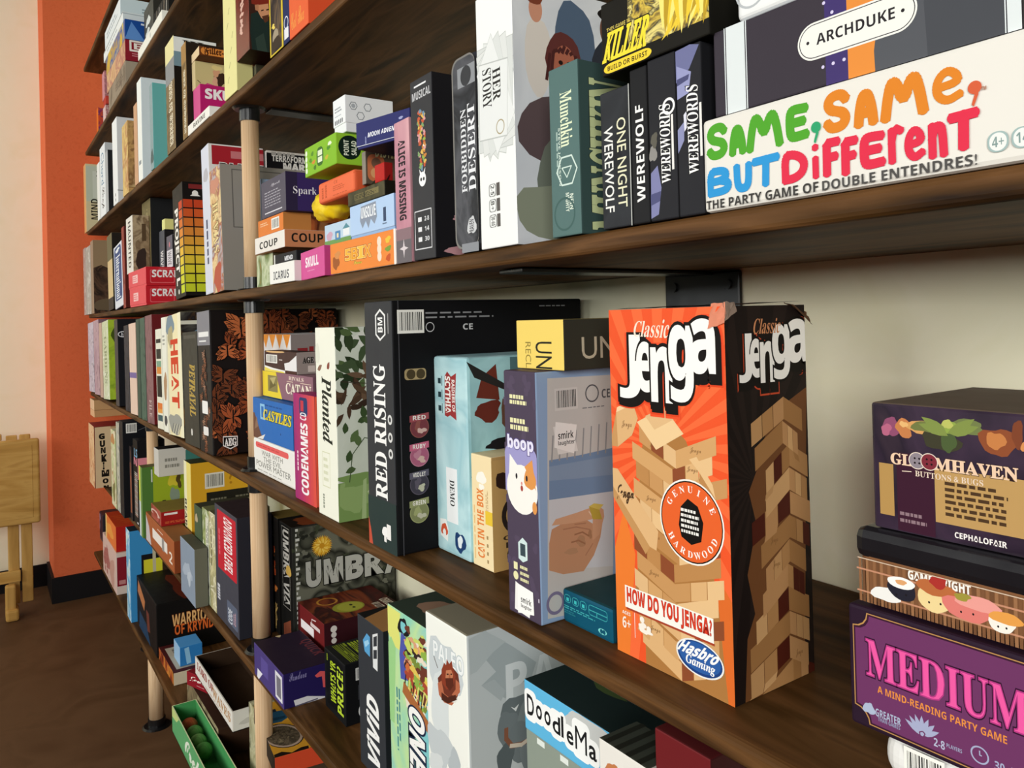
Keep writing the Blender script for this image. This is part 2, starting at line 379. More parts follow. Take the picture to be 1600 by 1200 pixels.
# ------------------------------------------------------------------ the room
def structure(name, lo, hi, m):
    b = MB(); b.box(lo, hi, m); return tag(b.build(name), kind='structure')
WALL = grain('pale_green_paint', ['#ece8c8', '#efebce', '#e9e5c2'], 9, (1, 1, 1), .75, .05)
ORANGE = grain('orange_paint', ['#de6b42', '#e26f45', '#da673e'], 60, (1, 1, 1), .7, .25)
CREAM = grain('cream_paint', ['#faf6d8', '#fbf8dc', '#f8f4d3'], 7, (1, 1, 1), .75, .05)
FLOOR = grain('stained_concrete', ['#533924', '#5b402a', '#62462f', '#563c26'], 5, (1, 1, 1), .55, .03)
BLACK = M('#17171a', .35)
structure('floor', (-6, -3.4, -.06), (1.6, .75, 0), FLOOR)
structure('wall_back', (-4.45, BK, 0), (1.6, BK+.08, 3.0), WALL)
structure('wall_end', (-4.45, .262, 0), (-4.13, BK, 3.0), ORANGE)
structure('wall_left', (-4.55, -3.4, 0), (-4.45, BK, 3.0), CREAM)
KICK = M('#1d1b1c', .5)
structure('baseboard_end', (-4.44, .25, 0), (-4.118, BK, .116), KICK)
structure('baseboard_left', (-4.452, -3.4, 0), (-4.438, .262, .106), KICK)
structure('baseboard_back', (-4.118, BK-.012, 0), (1.6, BK, .11), KICK)

# ------------------------------------------------------------------ shelves on wooden posts
WALNUT = grain('walnut_stain', ['#25170b', '#472e13', '#664526', '#33200f'], 26, (.12, 1, 1.6), .55, .12)
ASH = grain('ash_wood', ['#b58f68', '#cfa981', '#dfbf98', '#c49c74'], 34, (1.5, 1.5, .09), .5, .1)
BLKM = M('#121213', .3)
place = ['the topmost', 'the second', 'the third', 'the fourth', 'the fifth', 'the sixth', 'the lowest']
holds = ['with only its dark underside in view', 'carrying a slanting pile of white and blue boxes', 'carrying brown spines and a magenta box',
         'carrying the long white box with multicoloured letters', 'carrying the tall orange block-tower box', 'carrying the black box with a dandelion', 'carrying the green fruit tray near the floor']
for i in range(1, 8):
    b = MB(); b.box((-(XR-XL)/2, -(BK-FR)/2, 0), ((XR-XL)/2, (BK-FR)/2, TH), WALNUT, .0045, seg=3)
    o = b.build('shelf_board'); o.location = ((XL+XR)/2, (BK+FR)/2, SH[i]-TH)
    tag(o, f'{place[i-1]} dark walnut shelf board, {holds[i-1]}', 'shelf', 'walnut shelf boards on the wall')
def post(x, zb, zt, label, y=.437, r=.0165):
    t = empty('shelf_post', (x, y, zb)); tag(t, label, 'post', 'wooden posts between the shelves'); H = zt-zb
    d = MB(); d.cyl((0, 0, .02), (0, 0, H-.02), r, ASH, 28); d.build('dowel', t, True)
    for z0, s in ((0, 1), (H, -1)):
        c = MB(); c.cyl((0, 0, z0+s*.003), (0, 0, z0+s*.026), r*1.16, BLKM, 28); k = c.build('collar', t, False)
        c = MB(); c.cyl((0, 0, z0), (0, 0, z0+s*.004), r*1.95, BLKM, 28, r*1.7); c.build('flange', k)
for a, b, nm in ((4, 3, 'pale round wooden post beside the navy and purple boxes, third to fourth shelf'),
                 (5, 4, 'pale round wooden post in front of the butterfly box, fourth to fifth shelf'),
                 (6, 5, 'pale round wooden post beside the red level label, fifth to sixth shelf'),
                 (7, 6, 'pale round wooden post beside the yellow bowl box, sixth to lowest shelf')):
    post(-1.512, SH[a], SH[b]-TH, nm)
post(-2.63, SH[6], SH[5]-TH, 'far wooden post behind the lime green box, fifth to sixth shelf')
post(-2.66, 0, SH[7]-TH, 'short pale wooden leg from the floor to the lowest shelf', r=.022)
def bracket(x, sh, label, pw=.115, ph=.075, yf=.43):
    t = empty('shelf_bracket', (x, BK, SH[sh]-TH)); tag(t, label, 'bracket', 'black steel shelf brackets')
    p = MB(); p.box((-pw/2, -.006, -ph), (pw/2, 0, -.001), BLKM, .003)
    for sx in (-1, 1): p.cyl((sx*pw*.36, -.009, -.017), (sx*pw*.36, -.005, -.017), .006, M('#0b0b0c', .3), 12)
    p.build('wall_plate', t)
    a = MB(); a.box((-.02, yf-BK, -.005), (.02, -.004, -.001), BLKM, .001); a.build('support_arm', t)
bracket(-.625, 4, 'black steel bracket on the wall above the orange box, under the fourth shelf')
bracket(-1.50, 3, 'black steel bracket at the head of the post, under the third shelf', yf=.47)

# ------------------------------------------------------------------ folding tray table by the cream wall
PINE = grain('varnished_pine', ['#b08443', '#c2954f', '#cfa45d', '#b98b49'], 22, (1, .15, 1), .4, .08)
PINEV = grain('varnished_pine_upright', ['#b38746', '#c89b56', '#d4a962'], 22, (1, 1, .15), .4, .08)
t = empty('folding_table', (-4.03, -.03, 0)); tag(t, 'small folded wooden tray table standing by the cream wall', 'folding table')
b = MB(); b.box((-.012, -.26, .402), (.012, .238, .775), PINE, .02, seg=4); b.box((.011, -.235, .43), (.0135, .21, .747), PINE, .001); b.build('table_top', t)
b = MB(); b.box((-.06, -.26, .772), (-.03, .10, .80), PINE, .004); b.build('back_rail', t)
for y in (.115, .165):
    b = MB(); b.box((-.062, y, .05), (-.036, y+.042, .79), PINEV, .004); b.build('leg', t)
b = MB(); b.box((-.034, -.26, .15), (-.014, .16, .20), PINE, .004); b.build('cross_rail', t)
b = MB(); b.box((-.05, .10, 0), (.05, .15, .05), PINE, .01); b.box((-.01, .10, .03), (.03, .14, .15), PINEV, .008); b.build('foot', t)
b = MB(); b.box((-.062, -.24, 0), (-.036, -.2, .79), PINEV, .004); b.build('leg', t)
# ================================================================== boxes on the second shelf
GRP = 'board games on the second shelf'
Box('orange and purple box at the far end of the second shelf', 151, 153.5, 190, 167, 2, .05, .12, '#e8792c', MOT(['#e8792c', '#6b2a6a', '#d9551f', '#4d2660'], 22))
z = Box('white and pink box at the bottom of the far pile, second shelf', 161, 165, 175, 163, 2, .03, .16, '#d9b8b4', MOT(['#e9dcd4', '#a85a60', '#e9dcd4'], 40))
z = Box('small red box squeezed near the bottom of the far pile, second shelf', 161.5, 165.5, 157, 149, z, .03, .14, '#b8392f', '#c8463a')
z = Box('pink worn box above the small red one, second shelf', 159.5, 163, 130, 109, z, .03, .14, '#c98a92', MOT(['#c98a92', '#a86a70', '#d8a8a8'], 30))
b = z = Box('wide taupe flat box under the tan and dark red one, second shelf', 169, 196, 115, 93.5, 2, .0, .2, MOT(['#8a7a68', '#9a8b78', '#6d5f50'], 14), '#a89a86')
b.F.para(.45, .3, .95, .7, 3, '#6a5c4e')
b = z = Box('flat box with tan art front and dark red end, second shelf', 166, 195.5, 80, 60, z, .0, .2, MOT(['#c79a70', '#d8b183', '#b5766a', '#e0c08c'], 16), '#8e1f2c')
b.R.frame(.08, .5, .34, .95, .006, '#efe6dc').txt('B', .13, .58, .29, .87, '#efe6dc'); b.R.para(.1, .2, .7, .4, 2, '#c77a80')
b = z = Box('flat box with yellow front and royal blue end, second shelf', 165, 195, 50, 28, z, .0, .2, MOT(['#d9b548', '#caa53c', '#2a57a5', '#e2c765'], 9), '#1c4c9a')
b.R.poly([(.0, .0), (.3, .0), (.1, .9)], '#5f8fd0').line([(.25, .85), (.9, .7)], .006, '#dfe8f2')
b = z = Box('flat white box with a thick black edge line, second shelf', 161, 192, 40, 16, z, .0, .2, '#e9ecea', '#dfe9ec')
b.F.rect(0, .86, 1, .93, '#22262a').para(.2, .35, .9, .6, 1, '#9aa3a8'); b.R.rect(0, .8, 1, .86, '#9fb0b8')
b = Box('flat pale blue box topping the far pile, second shelf', 163, 188, 20, -6, z, .0, .22, '#e4e9ea', '#cfe0e6')
b.F.para(.15, .3, .9, .75, 2, '#a6b0b5'); b.R.para(.3, .3, .8, .6, 2, '#8fa3ac')
b = Box('long low white box lying at the shelf front, second shelf', 214.7, 253, 40, 14, 2, .0, .055, '#eceade', '#f4f4ec')
b.F.disc(.55, .5, .007, '#b9bcb4')
b = Box('dark olive box with pale marks behind the long white box, second shelf', 225.2, 240, 40, -10, 2, .057, .16, MOT(['#4d4b44', '#5a584f', '#3e3d38'], 18), '#35342f')
for i, v in enumerate((.35, .5, .62, .78)): b.F.blob(.35+.1*(i % 2), v, .2, .07, '#dcdfd8', i, .5)
b = Box('black box with grey streaks beside the dark olive box, second shelf', 241, 264, 30, -20, 2, .057, .16, '#2a2826', '#1c1b1a')
for i in range(5): b.F.line([(.1+.18*i, .4), (.2+.17*i, .95)], .008, ['#8a7d6c', '#b9b4aa', '#55504a'][i % 3])
# ================================================================== boxes on the third shelf
GRP = 'board games on the third shelf'
b = Box('cream and pale green box with black word on its side, far end of third shelf', 131, 134, 300, 254, 3, .0, .14, '#e0a86c', '#d9cda6')
b.R.rect(.02, .45, 1, .97, '#c4ccbb').rect(.2, .5, 1, .9, '#d2d8cc').txt('3', .3, .82, .42, .9, '#555').txt('2', .62, .82, .72, .9, '#777'); b.ftx('MIND', 142.5, 311, 153.5, 343, '#1d1a16', 90, 'b', side='R')
Box('slim white box squeezed beside the cream end box, third shelf', 152, 156, 300, 251, 3, .0, .16, '#e9eae6', '#dadcd8')
b = Box('white box with blue and grey script down its spine, third shelf', 156.5, 164.5, 280, 220, 3, .0, .16, '#e9edef', '#c9ccce')
b.F.txt('Chord', .25, .45, .75, .9, '#4a7fa0', -90, 'n').txt('Loop', .2, .1, .8, .42, '#4a4a48', -90, 'c'); b.R.rect(.15, .0, 1, .82, '#3b3d3e')
b = Box('charcoal box with a bright edge between two white boxes, third shelf', 165, 169, 285, 232, 3, .0, .16, '#aeb2b4', '#232426')
b = Box('tall white box with two small dots low on its spine, third shelf', 175.7, 183, 240, 180, 3, .0, .2, '#eef0ef', '#dde2e6')
b.F.disc(.5, .05, .006, '#3a3a3c').disc(.5, .11, .006, '#3a3a3c'); b.R.line([(0, .14), (1, .14)], .003, '#8d949a')
b = Box('tan and yellow illustrated box after the tall white box, third shelf', 191, 199.5, 240, 186, 3, .0, .2, MOT(['#c99c62', '#dfc27c', '#b87f52', '#e7d29a'], 14), MOT(['#a98250', '#caa468', '#8a6540', '#d8bc86'], 16))
b.R.ring(.8, .3, .016, .004, '#efe3cf')
Box('slim peach box beside the tall pale blue one, third shelf', 209, 214, 200, 158, 3, .0, .2, '#cfa27e', '#b98a68')
b = Box('tall white box with pale blue side next to the teal box, third shelf', 214.5, 221, 180, 118, 3, .0, .1, '#eef0ea', '#dbe7ec')
b.F.rect(.2, .16, .7, .2, '#8b9398')
b = Box('teal box with a grey spine, third shelf', 234, 238.5, 180, 127, 3, .0, .085, '#8fa3a5', '#6cb7b4')
b.F.blob(.5, .15, .4, .1, '#566', 3, .5); b.R.blob(.85, .45, .12, .09, '#c98f8d', 2, .4).ring(.8, .33, .012, .004, '#b5625e')
def spine_letters(b, s, c, n):
    b.F.txt(s, .25, .04, .75, .72, c, -90, 'k')
b = Box('brown weathered box with cream lettering and pale cap, third shelf', 259, 272.5, 130, 52, 3, .0, .1, MOT(['#6d5a3c', '#8a7350', '#57462e'], 22), '#1f1a15')
b.F.rect(0, .82, 1, 1, '#e6dda4').rect(0, .62, 1, .82, '#8d8f90').txt('WAR OF WINTER', .3, .05, .75, .62, '#efe6cc', -90, 'k', w=.01)
b.R.rect(0, .86, 1, .99, '#eef1ee').txt('III', .2, .88, .7, .97, '#201c18', 0, 's').rect(0, .73, 1, .86, '#7e9aa6')
b = Box('second brown weathered box with cream lettering, tan top, third shelf', 284, 291.5, 130, 62, 3, .0, .13, MOT(['#7a5f3a', '#94764a', '#5c4629'], 22), '#2a2018', '#a8824e')
b.F.txt('WAR OF SUMMER', .3, .05, .75, .72, '#efe6cc', -90, 'k', w=.01); b.F.rect(0, .8, 1, 1, '#a9814c')
b = z = Box('small low white box at the shelf front under the magenta box, third shelf', 293.2, 327, 185, 164.5, 3, .0, .085, '#efece4', '#f6f4ee')
b.F.txt('RAVINE', .28, .28, .82, .72, '#4a463f', 0, 'b')
b = z = Box('magenta box with big white block letters, third shelf', 302, 312.5, 150, 130, z, .012, .13, '#d0558c', '#b91f6b')
b.ftx('SKULL', 321, 143, 386, 158, '#f4eff0', 0, 'b', w=.03, side='R')
b = z = Box('cream box with a brown figure on it, above the magenta box, third shelf', 299.7, 304.5, 112, 94, z, .012, .13, '#cdb98c', '#cfbf88')
b.R.blob(.42, .45, .1, .3, '#3c2a1e', 4, .35).blob(.36, .66, .06, .14, '#d7a27c', 2, .3).blob(.37, .84, .08, .1, '#e3cf8c', 7, .3).blob(.34, .3, .05, .2, '#d9a98a', 5, .3).poly([(.08, 0), (.2, .25), (.32, .2), (.42, 0)], '#c9487f').line([(.04, .3), (.09, .22)], .0015, '#4a3a20')
b = z = Box('orange box with playful brown lettering topping the magenta pile, third shelf', 299, 311, 85, 71, z, .012, .13, '#e3c9a0', '#6b3a1c')
b.R.rr(.03, .1, 1, .92, .008, '#dd8a3c'); b.ftx('Filler-Fox', 319, 76, 368, 90, '#4a2210', 0, 'k', w=.02, side='R')
b = Box('tall pale yellow box with small pencil marks, third shelf', 349, 368.5, 60, -60, 3, .0, .03, '#e6df9c', '#cfc888')
for i in range(7): b.F.line([(.3+.13*(i % 4), .12+.11*i), (.42+.12*(i % 4), .16+.11*i)], .0015, '#6d683f')
z = Box('low grey olive box propping up the red-brown box, third shelf', 372, 400, 115, 100, 3, .032, .2, '#5f5c48', '#3e3c2e')
b = Box('glossy red-brown box with a bearded villain on its side, third shelf', 369.2, 389.5, 60, -60, z, .0, .12, MOT(['#6b2318', '#7d2c1e', '#571a12'], 14, rough=.25), '#3a211a', U='#3a1712')
for v in (.35, .42, .5, .58, .64, .3): b.F.blob(.45+.3*(v-.45), v, .12, .03, '#d8b0a0', int(v*90), .6)
def r4(pts, c): b.R.poly([b.rpx(*p) for p in pts], c)
r4([(392, 22), (404, 18), (421, 34), (421, 86), (394, 82), (391, 50)], '#20302d'); r4([(399, 60), (412, 52), (418, 84), (402, 82)], '#31423c'); r4([(392, -6), (420, -12), (421, 8), (404, 9), (393, 6)], '#7f2a1e'); r4([(404, 8), (419, 6), (421, 24), (416, 34), (408, 28), (403, 18)], '#cf9470'); r4([(398, 8), (404, 7), (404, 18), (399, 16)], '#b9805f')
r4([(408, 16), (412, 15), (412, 17), (408, 18)], '#241512'); r4([(416, 15), (420, 14), (420, 16), (416, 17)], '#241512'); r4([(409, 26), (420, 23), (419, 33), (414, 36)], '#5a3626')
b = Box('dark box framed in yellow beside the red-brown box, third shelf', 421, 442, 40, -60, 3, .0, .2, '#d8bd3a', '#2a2210')
b.F.rect(.1, .02, .9, 1, MOT(['#1d1a22', '#3a2f2a', '#6a5640', '#20222e'], 14)).ell(.45, .2, .22, .1, '#a3957f').blob(.5, .12, .3, .08, '#3a2d22', 3).blob(.3, .35, .12, .03, '#e8cf63', 5, .6)
b = Box('navy blue slim box with white emblem, third shelf', 442.5, 452, 40, -60, 3, .0, .2, '#26305c', '#1a2040')
b.F.ring(.5, .27, .01, .002, '#dfe3ee').rect(.15, .06, .85, .2, '#e6e6ea')
b = Box('coral orange box at the near end of the third shelf', 452, 481.5, 30, -60, 3, .0, .2, '#e5663c', '#d84f2c')
b.F.txt('Cat Box', .1, .13, .8, .42, '#efa24e', 60 and 0, 'c', sk=.0)
# ================================================================== boxes on the fourth shelf
GRP = 'board games on the fourth shelf'
Box('thin pale box at the far end of the fourth shelf', 130.5, 134, 430, 386, 4, .0, .2, MOT(['#cfc4ba', '#a9938a', '#ddd6cc'], 30), '#b8aca2')
b = Box('white and grey thin box next to the end of the fourth shelf', 134.5, 141.5, 430, 382, 4, .0, .2, MOT(['#d9d8d0', '#a8a49a', '#c5beb0'], 20), '#b5b0a6')
b = Box('brown box with dark shadowy figure on its side, far end of fourth shelf', 142, 146, 430, 374, 4, .0, .2, '#a08a74', MOT(['#3a2a22', '#5b4334', '#2a201c', '#79573e'], 12))
b.R.poly([(0, .62), (0, 1), (1, 1), (1, .74), (.8, .68), (.6, .72), (.35, .6), (.15, .66)], '#9a8264').poly([(.35, .3), (.6, .4), (.85, .38), (.7, .25)], '#c88b58').blob(.4, .12, .4, .1, '#6a5a46', 3)
b = Box('box with olive and cream spine and black side, fourth shelf', 169, 176.5, 430, 364, 4, .0, .2, '#d6bd8c', '#26211c', lean=-3)
b.F.rect(0, .66, 1, 1, '#6e684c').rect(0, 0, 1, .16, '#3a3530')
b = Box('blue and white curved-corner box with white vertical lettering, fourth shelf', 179, 191.5, 430, 379, 4, .0, .2, '#dfe3ea', '#5b6684', lean=-4, bev=.004)
b.F.rr(.1, .12, .95, .96, .02, '#3d5382').txt('International', .25, .14, .8, .82, '#eef1f5', -90, 's').blob(.5, .9, .25, .03, '#e9edf2', 2, .4)
b = Box('slim dark red box leaning by the blue and white one, fourth shelf', 192, 195.7, 430, 352, 4, .0, .12, MOT(['#8a3a32', '#a04b40', '#6d2a25'], 20), '#5b241f', lean=-3)
z = Box('red flat letter-tile game box, lower of the two alike, fourth shelf', 203.5, 228.5, 460, 446.5, 4, .0, .17, '#e2575e', '#c8232f')
z2 = Box('red flat letter-tile game box, upper of the two alike, fourth shelf', 201.5, 228.5, 432, 417, z, .0, .17, '#e2575e', '#c8232f')
for b in (z, z2):
    b.lidded(.1, '#e2575e', '#c8232f')
    b.F.rect(.25, .3, .55, .75, '#f3c6c4').para(.27, .35, .53, .7, 3, '#e05a60'); b.R.rr(.06, .14, .45, .86, .004, '#e0686e').rr(.07, .18, .44, .82, .004, '#c8232f')
    yy = 451.5 if b is z else 422.3; b.ftx('SCRABBLE', 237.5, yy, 303, yy+11, '#f6efee', 0, 'b', w=.02, side='R'); b.R.line([(.2, .93), (.5, .93)], .001, '#e88')
b = Box('box with white letters spine and brown stone relief side, fourth shelf', 197.5, 207.5, 380, 335, z2, .005, .049, '#e4e0d6', MOT(['#a08a6a', '#7a644a', '#b9a584', '#5a4632'], 16))
b.F.txt('HAUNTED', .3, .1, .7, .92, '#3a352e', -90, 'b'); b.R.rect(.55, .55, .8, .85, '#5a4732').blob(.5, .2, .35, .2, '#3a2d26', 6, .3)
b = Box('black box with an olive weathered spine behind the red boxes, fourth shelf', 222.5, 235.5, 360, 308, z2, .055, .11, MOT(['#6d6242', '#82754f', '#5a5036'], 22), '#1f2022')
b.F.para(.3, .1, .7, .95, 2, '#a3976a', 90)
w1 = Box('small grey spine box standing on the red boxes, fourth shelf', 249, 257, 385, 358, z2, .079, .06, '#5f6064', '#1d1c1e')
w1.F.txt('WAVE', .25, .05, .75, .5, '#eceae6', -90, 'b')
b = Box('small box with white and pink spine standing on the red boxes, fourth shelf', 260.5, 269.5, 390, 366, z2, .07, .06, '#dcdade', '#2b2a2e')
b.F.rect(0, .55, 1, 1, '#6a6670').disc(.5, .72, .008, '#d07f88').txt('WAVE', .2, .08, .8, .5, '#77757b', -90, 'b')
Box('small pale yellow cube box on top of the little spines, fourth shelf', 253, 257.3, 350, 341.5, w1, .081, .05, '#e8e79a', '#dcd98a')
b = Box('tall black box covered in an orange to yellow square grid, fourth shelf', 273, 288.5, 375, 284, 4, .0, .145, '#2a2723', '#191512', lean=-3.5)
ramp = ['#c9d42c', '#d3d22e', '#dcd034', '#e3c53a', '#e8b93e', '#e0a03a', '#dd8a38', '#d8742f', '#d25a2a', '#c94726']
for i in range(10):
    v = .035+.082*i
    for x0, x1 in ((289, 304), (306, 322)): b.R.rect(b.rpx(x0, 375)[0], v, b.rpx(x1, 375)[0], v+.07, ramp[i])
    b.F.rect(.6, v, .93, v+.07, ramp[i])
b.R.rect(.1, .94, .5, .98, '#7e2a2a').rect(.55, .94, .95, .98, '#7e2a2a')
for k in range(3): b.R.disc(.2+.28*k, .9, .007, '#f1efe9').poly([(.12+.28*k, .875), (.28+.28*k, .875), (.2+.28*k, .91)], '#f1efe9')
b.F.txt('PROJECT L', .08, .12, .5, .8, '#f0ece2', -90, 'b', w=.02).disc(.35, .06, .006, '#f0ece2')
b = Box('tall white box with red banner and black letters on its side, fourth shelf', 319, 330.5, 340, 221, 4, .0, .115, '#d5d8e4', '#e9e6e2', lean=-3)
b.R.rect(.06, .86, 1, .99, '#a82530').rect(.4, .91, 1, .96, '#c8787c').txt('BLUFF', .2, .76, 1.0, .87, '#17161a', 0, 'b', [('#f6f2ee', .06)], w=.03)
b.F.para(.3, .1, .7, .5, 1, '#4a4c66', -90).blob(.55, .8, .3, .05, '#b8b6bd', 3)
b = Box('grey box with gold lettered illustrated spine left of the post, fourth shelf', 331, 347.5, 350, 255, 4, .0, .2, MOT(['#cfa06a', '#e7cf9a', '#a5614a', '#b9b4b8', '#8d5a3c'], 16), '#8f8a82', lean=-3)
b.F.txt('SMASH', .22, .32, .7, .72, '#e9d69a', 90, 's', [('#6d4a2a', .05)]).blob(.45, .86, .35, .07, '#c98c74', 4, .4).blob(.5, .12, .4, .1, '#b85a44', 6, .4)
b.R.frame(.12, .5, .9, .96, .002, '#5f5b56').frame(.3, .8, .6, .9, .002, '#4a4743')
# ---- right of the post
b = Box('black box with white lettering and orange banded spine, back row by the post, fourth shelf', 391, 416.5, 260, 234.5, 4, .12, .16, '#e8e2dc', '#18171b')
b.F.rect(.05, .3, .82, .93, '#c8674a').rect(.1, .45, .75, .78, '#e8b8a0').line([(0, .38), (1, .38)], .004, '#f2e6dc'); b.R.rect(0, .985, 1, 1, '#ece6e0'); b.ftx('TERRAFORMING', 425, 245.5, 496, 255, '#efece8', 0, 'b', w=.02, side='R'); b.ftx('MARS', 443, 257, 484, 267.5, '#efece8', 0, 'b', w=.04, side='R')
u0, v0 = b.rpx(424, 243.5); u1, v1 = b.rpx(472, 241); b.R.para(u0, v0, u1, v1, 1, '#b8b4b0', k=.7)
leaf = Box('box with green leaf and terracotta print beside the post, bottom of pile, fourth shelf', 401, 426.5, 420, 393, 4, .03, .10, MOT(['#8fa06a', '#c9cfae', '#6d7f4a', '#b7764a'], 14), '#5a5038')
cp = Box('white box with black stencilled word, orange side, fourth shelf', 398, 444.5, 372, 358, leaf, .018, .16, '#eae4dc', '#c57f58', yx=444.5, yb=386)
cp.F.txt('COUP', .17, .24, .78, .66, '#1d1a18', 0, 'b'); cp.ftx('COUP', 455.5, 365, 505, 379, '#1d1a18', 0, 'b', side='R')
og = Box('orange box with dark art side above the white stencilled box, fourth shelf', 403, 442.5, 345, 331, cp, .02, .16, '#e0803a', MOT(['#7a3a20', '#a5552c', '#4a2015', '#8a5a34'], 20))
og.F.code(.55, .2, .85, .85); og.F.para(.1, .55, .45, .8, 2, '#f0c9a0'); og.R.rect(0, 0, .3, 1, '#b8783e')
Box('pale blue box edge showing between post and purple box, fourth shelf', 396.5, 407, 300, 279, og, .06, .08, '#a9bdd6', '#8fa5c4')
sp = Box('dark purple box with white serif lettering and grey front, fourth shelf', 408, 446.5, 300, 267, og, .02, .14, '#57525f', '#38285f')
sp.F.txt('Spark', .42, .76, .78, .85, '#c7c3cb', 0, 'c').para(.15, .25, .88, .7, 6, '#b5b1ba', k=.3).rect(.15, .1, .85, .13, '#dcd8de'); sp.R.rect(0, 0, .14, 1, '#2d2440'); sp.ftx('Spark', 458, 292, 495, 307, '#ece8f0', 0, 's', w=-.01, side='R')
ic = Box('small white box with grey capitals under the black slim box, fourth shelf', 421, 459.5, 420, 406.5, 4, .0, .07, '#f0eee8', '#dcdad4')
ic.F.txt('ICARUS', .17, .2, .8, .62, '#55555a', 0, 'b')
b = Box('slim black box lying on the small white box, fourth shelf', 428, 463, 400, 390.5, ic, .01, .07, '#232328', '#1a1a1e')
b.F.txt('MIND', .5, .25, .85, .65, '#dcdce0', 0, 'b', w=.02); b.F.rect(0, 0, .06, 1, '#cfcfc8')
b = Box('pink box with white condensed capitals at the shelf front, fourth shelf', 462.7, 514.3, 405, 383, 4, .004, .07, '#d8589a', '#b8407c', rot=-6)
b.F.txt('SKULL', .22, .42, .77, .76, '#f8eef3', 0, 'b', w=.02).para(.3, .25, .7, .32, 1, '#e99ac2')
zoo = b = Box('orange box with cartoon animals and lettering, white edge, fourth shelf', 515.5, 618.5, 385, 357, 4, .0, .07, '#ec8a3e', '#efe9e0')
b.F.rect(.975, 0, 1, 1, '#f2ece4').blob(.1, .35, .05, .24, '#a05a2e', 4, .4).blob(.13, .6, .05, .12, '#d58d50', 2, .3)
for i, (ch, c) in enumerate(zip('5BIX', ('#f0b23c', '#eaa02f', '#f3bf4a', '#e89a30'))): b.F.txt(ch, .26+.1*i, .36, .36+.1*i, .72, c, 0, 'b', [('#a85a22', .06), ('#f7d48a', .03)])
b.F.txt('Powar', .4, .2, .52, .3, '#e7d34a', 0, 'c', [('#6c7a2a', .05)])
for i in range(3): b.F.disc(.78, .3+.22*i, .006, '#f3ddc8').blob(.9, .22+.26*i, .035, .09, ['#c8562a', '#7c9a3c', '#e7c044'][i], i, .4)
pic = Box('pale box with blue house pictures on green grass, fourth shelf', 507, 548, 355, 341, zoo, .01, .06, '#bcd2e4', '#8aa5be', yx=548, yb=377)
pic.F.rect(0, 0, 1, .25, '#6f9a56').blob(.2, .45, .12, .2, '#c9a5b8', 2, .2).rect(.42, .2, .62, .6, '#4f86b5').rect(.72, .3, .95, .62, '#e4e8ea').poly([(.7, .62), (.84, .85), (.97, .62)], '#5a8f9c').rect(.48, .3, .55, .5, '#e8d9b0')
uns = b = Box('light blue box with jagged white and grey lettering, fourth shelf', 548.5, 616.5, 335, 302.5, zoo, .006, .06, '#8fb0d6', '#6f8fb8').lidded(.1, '#b3cdec', '#7f9dc4')
b.F.poly([(.24, .5), (.27, .92), (.62, .95), (.64, .5), (.58, .3), (.5, .48), (.44, .22), (.38, .46), (.3, .26)], '#8b95a6').txt('UNSOLVE', .27, .55, .61, .88, '#f2f5f8', 0, 'b', [('#6b7484', .04)], w=.01).rect(.78, .3, .84, .7, '#3a4a66').para(.76, .2, .88, .28, 1, '#5a6a86')
b = tin = Box('dark olive card packet with flap open on the light blue box, fourth shelf', 543, 601, 300, 281, uns, .004, .035, MOT(['#3a3826', '#524d34', '#2a291c'], 26), '#17160f')
b.F.rect(.2, .3, .45, .7, '#6d6440').rect(.5, .32, .85, .72, '#7a7048').para(.22, .35, .83, .65, 3, '#2c2a1c')
m = MB(); hw, hd, hh = tin.w/2, tin.d/2, tin.h
for k in range(2):
    o_ = .0008*k; m.add([(hw*.05, -hd+.004+o_, hh), (hw*.98, -hd+.004+o_, hh), (hw*.9, -hd+.012+o_, hh+.012), (hw*.3, -hd+.014+o_, hh+.016)], [(0, 1, 2, 3)] if k == 0 else [(3, 2, 1, 0)], '#1c1b14')
tin.part('flap', m)
yb_ = Box('orange rounded card box on the yellow bag, fourth shelf', 496, 552, 280, 263, pic, .012, .05, '#ea7048', '#d45a34', yx=552, yb=301, bev=.006)
yb_.F.para(.1, .2, .3, .85, 2, '#c45632', 90).txt('CE', .48, .68, .58, .8, '#c45632').para(.45, .35, .8, .6, 3, '#c45632').para(.45, .15, .95, .22, 1, '#c45632')
m = MB(); bm = bmesh.new(); bmesh.ops.create_uvsphere(bm, u_segments=28, v_segments=18, radius=1); rnd = random.Random(4)
bm.verts.index_update(); vv = []
for v in bm.verts:
    x, y, zz = v.co; k = 1+.10*math.sin(7*x+3*zz)*math.cos(6*zz+2*y)+.05*math.sin(15*x-9*zz+4*y)
    vv.append((x*.052*k, y*.026*k, max(-.0225, zz*.026*k)))
m.add(vv, [[v.index for v in f.verts] for f in bm.faces], MOT(['#f0cf1e', '#e8c51a', '#f5dc4a'], 20, rough=.35)); bm.free()
o = m.build('cloth_bag', None, True); c = atY(520, 322, FR+.045); o.location = c; tag(o, 'crumpled bright yellow bag squeezed under the orange card box, fourth shelf', 'bag')
di = Box('brown box with green spine letters and orange emblem, upper pile, fourth shelf', 565, 571, 250, 236, tin, .022, .09, '#8d8478', '#5d4f40', yx=571, yb=288, name='game_box')
di.R.rr(.03, .1, .3, .92, .008, '#c8744a').disc(.17, .66, .007, '#7a5a46').rr(.08, .2, .25, .5, .006, '#dba06c'); di.ftx('DISTILLED', 586, 226, 640, 249, '#dfe0a0', 0, 'b', w=-.01, side='R')
rd = Box('small glossy red box in front of the brown lettered one, fourth shelf', 585, 600, 265, 253, tin, .006, .012, '#b7241f', '#8c1a18')
ps = b = Box('bright green box with a black round badge, upper pile, fourth shelf', 476, 525, 240, 206, yb_, .0, .055, '#86bb2e', '#8fc233', yx=525, yb=256)
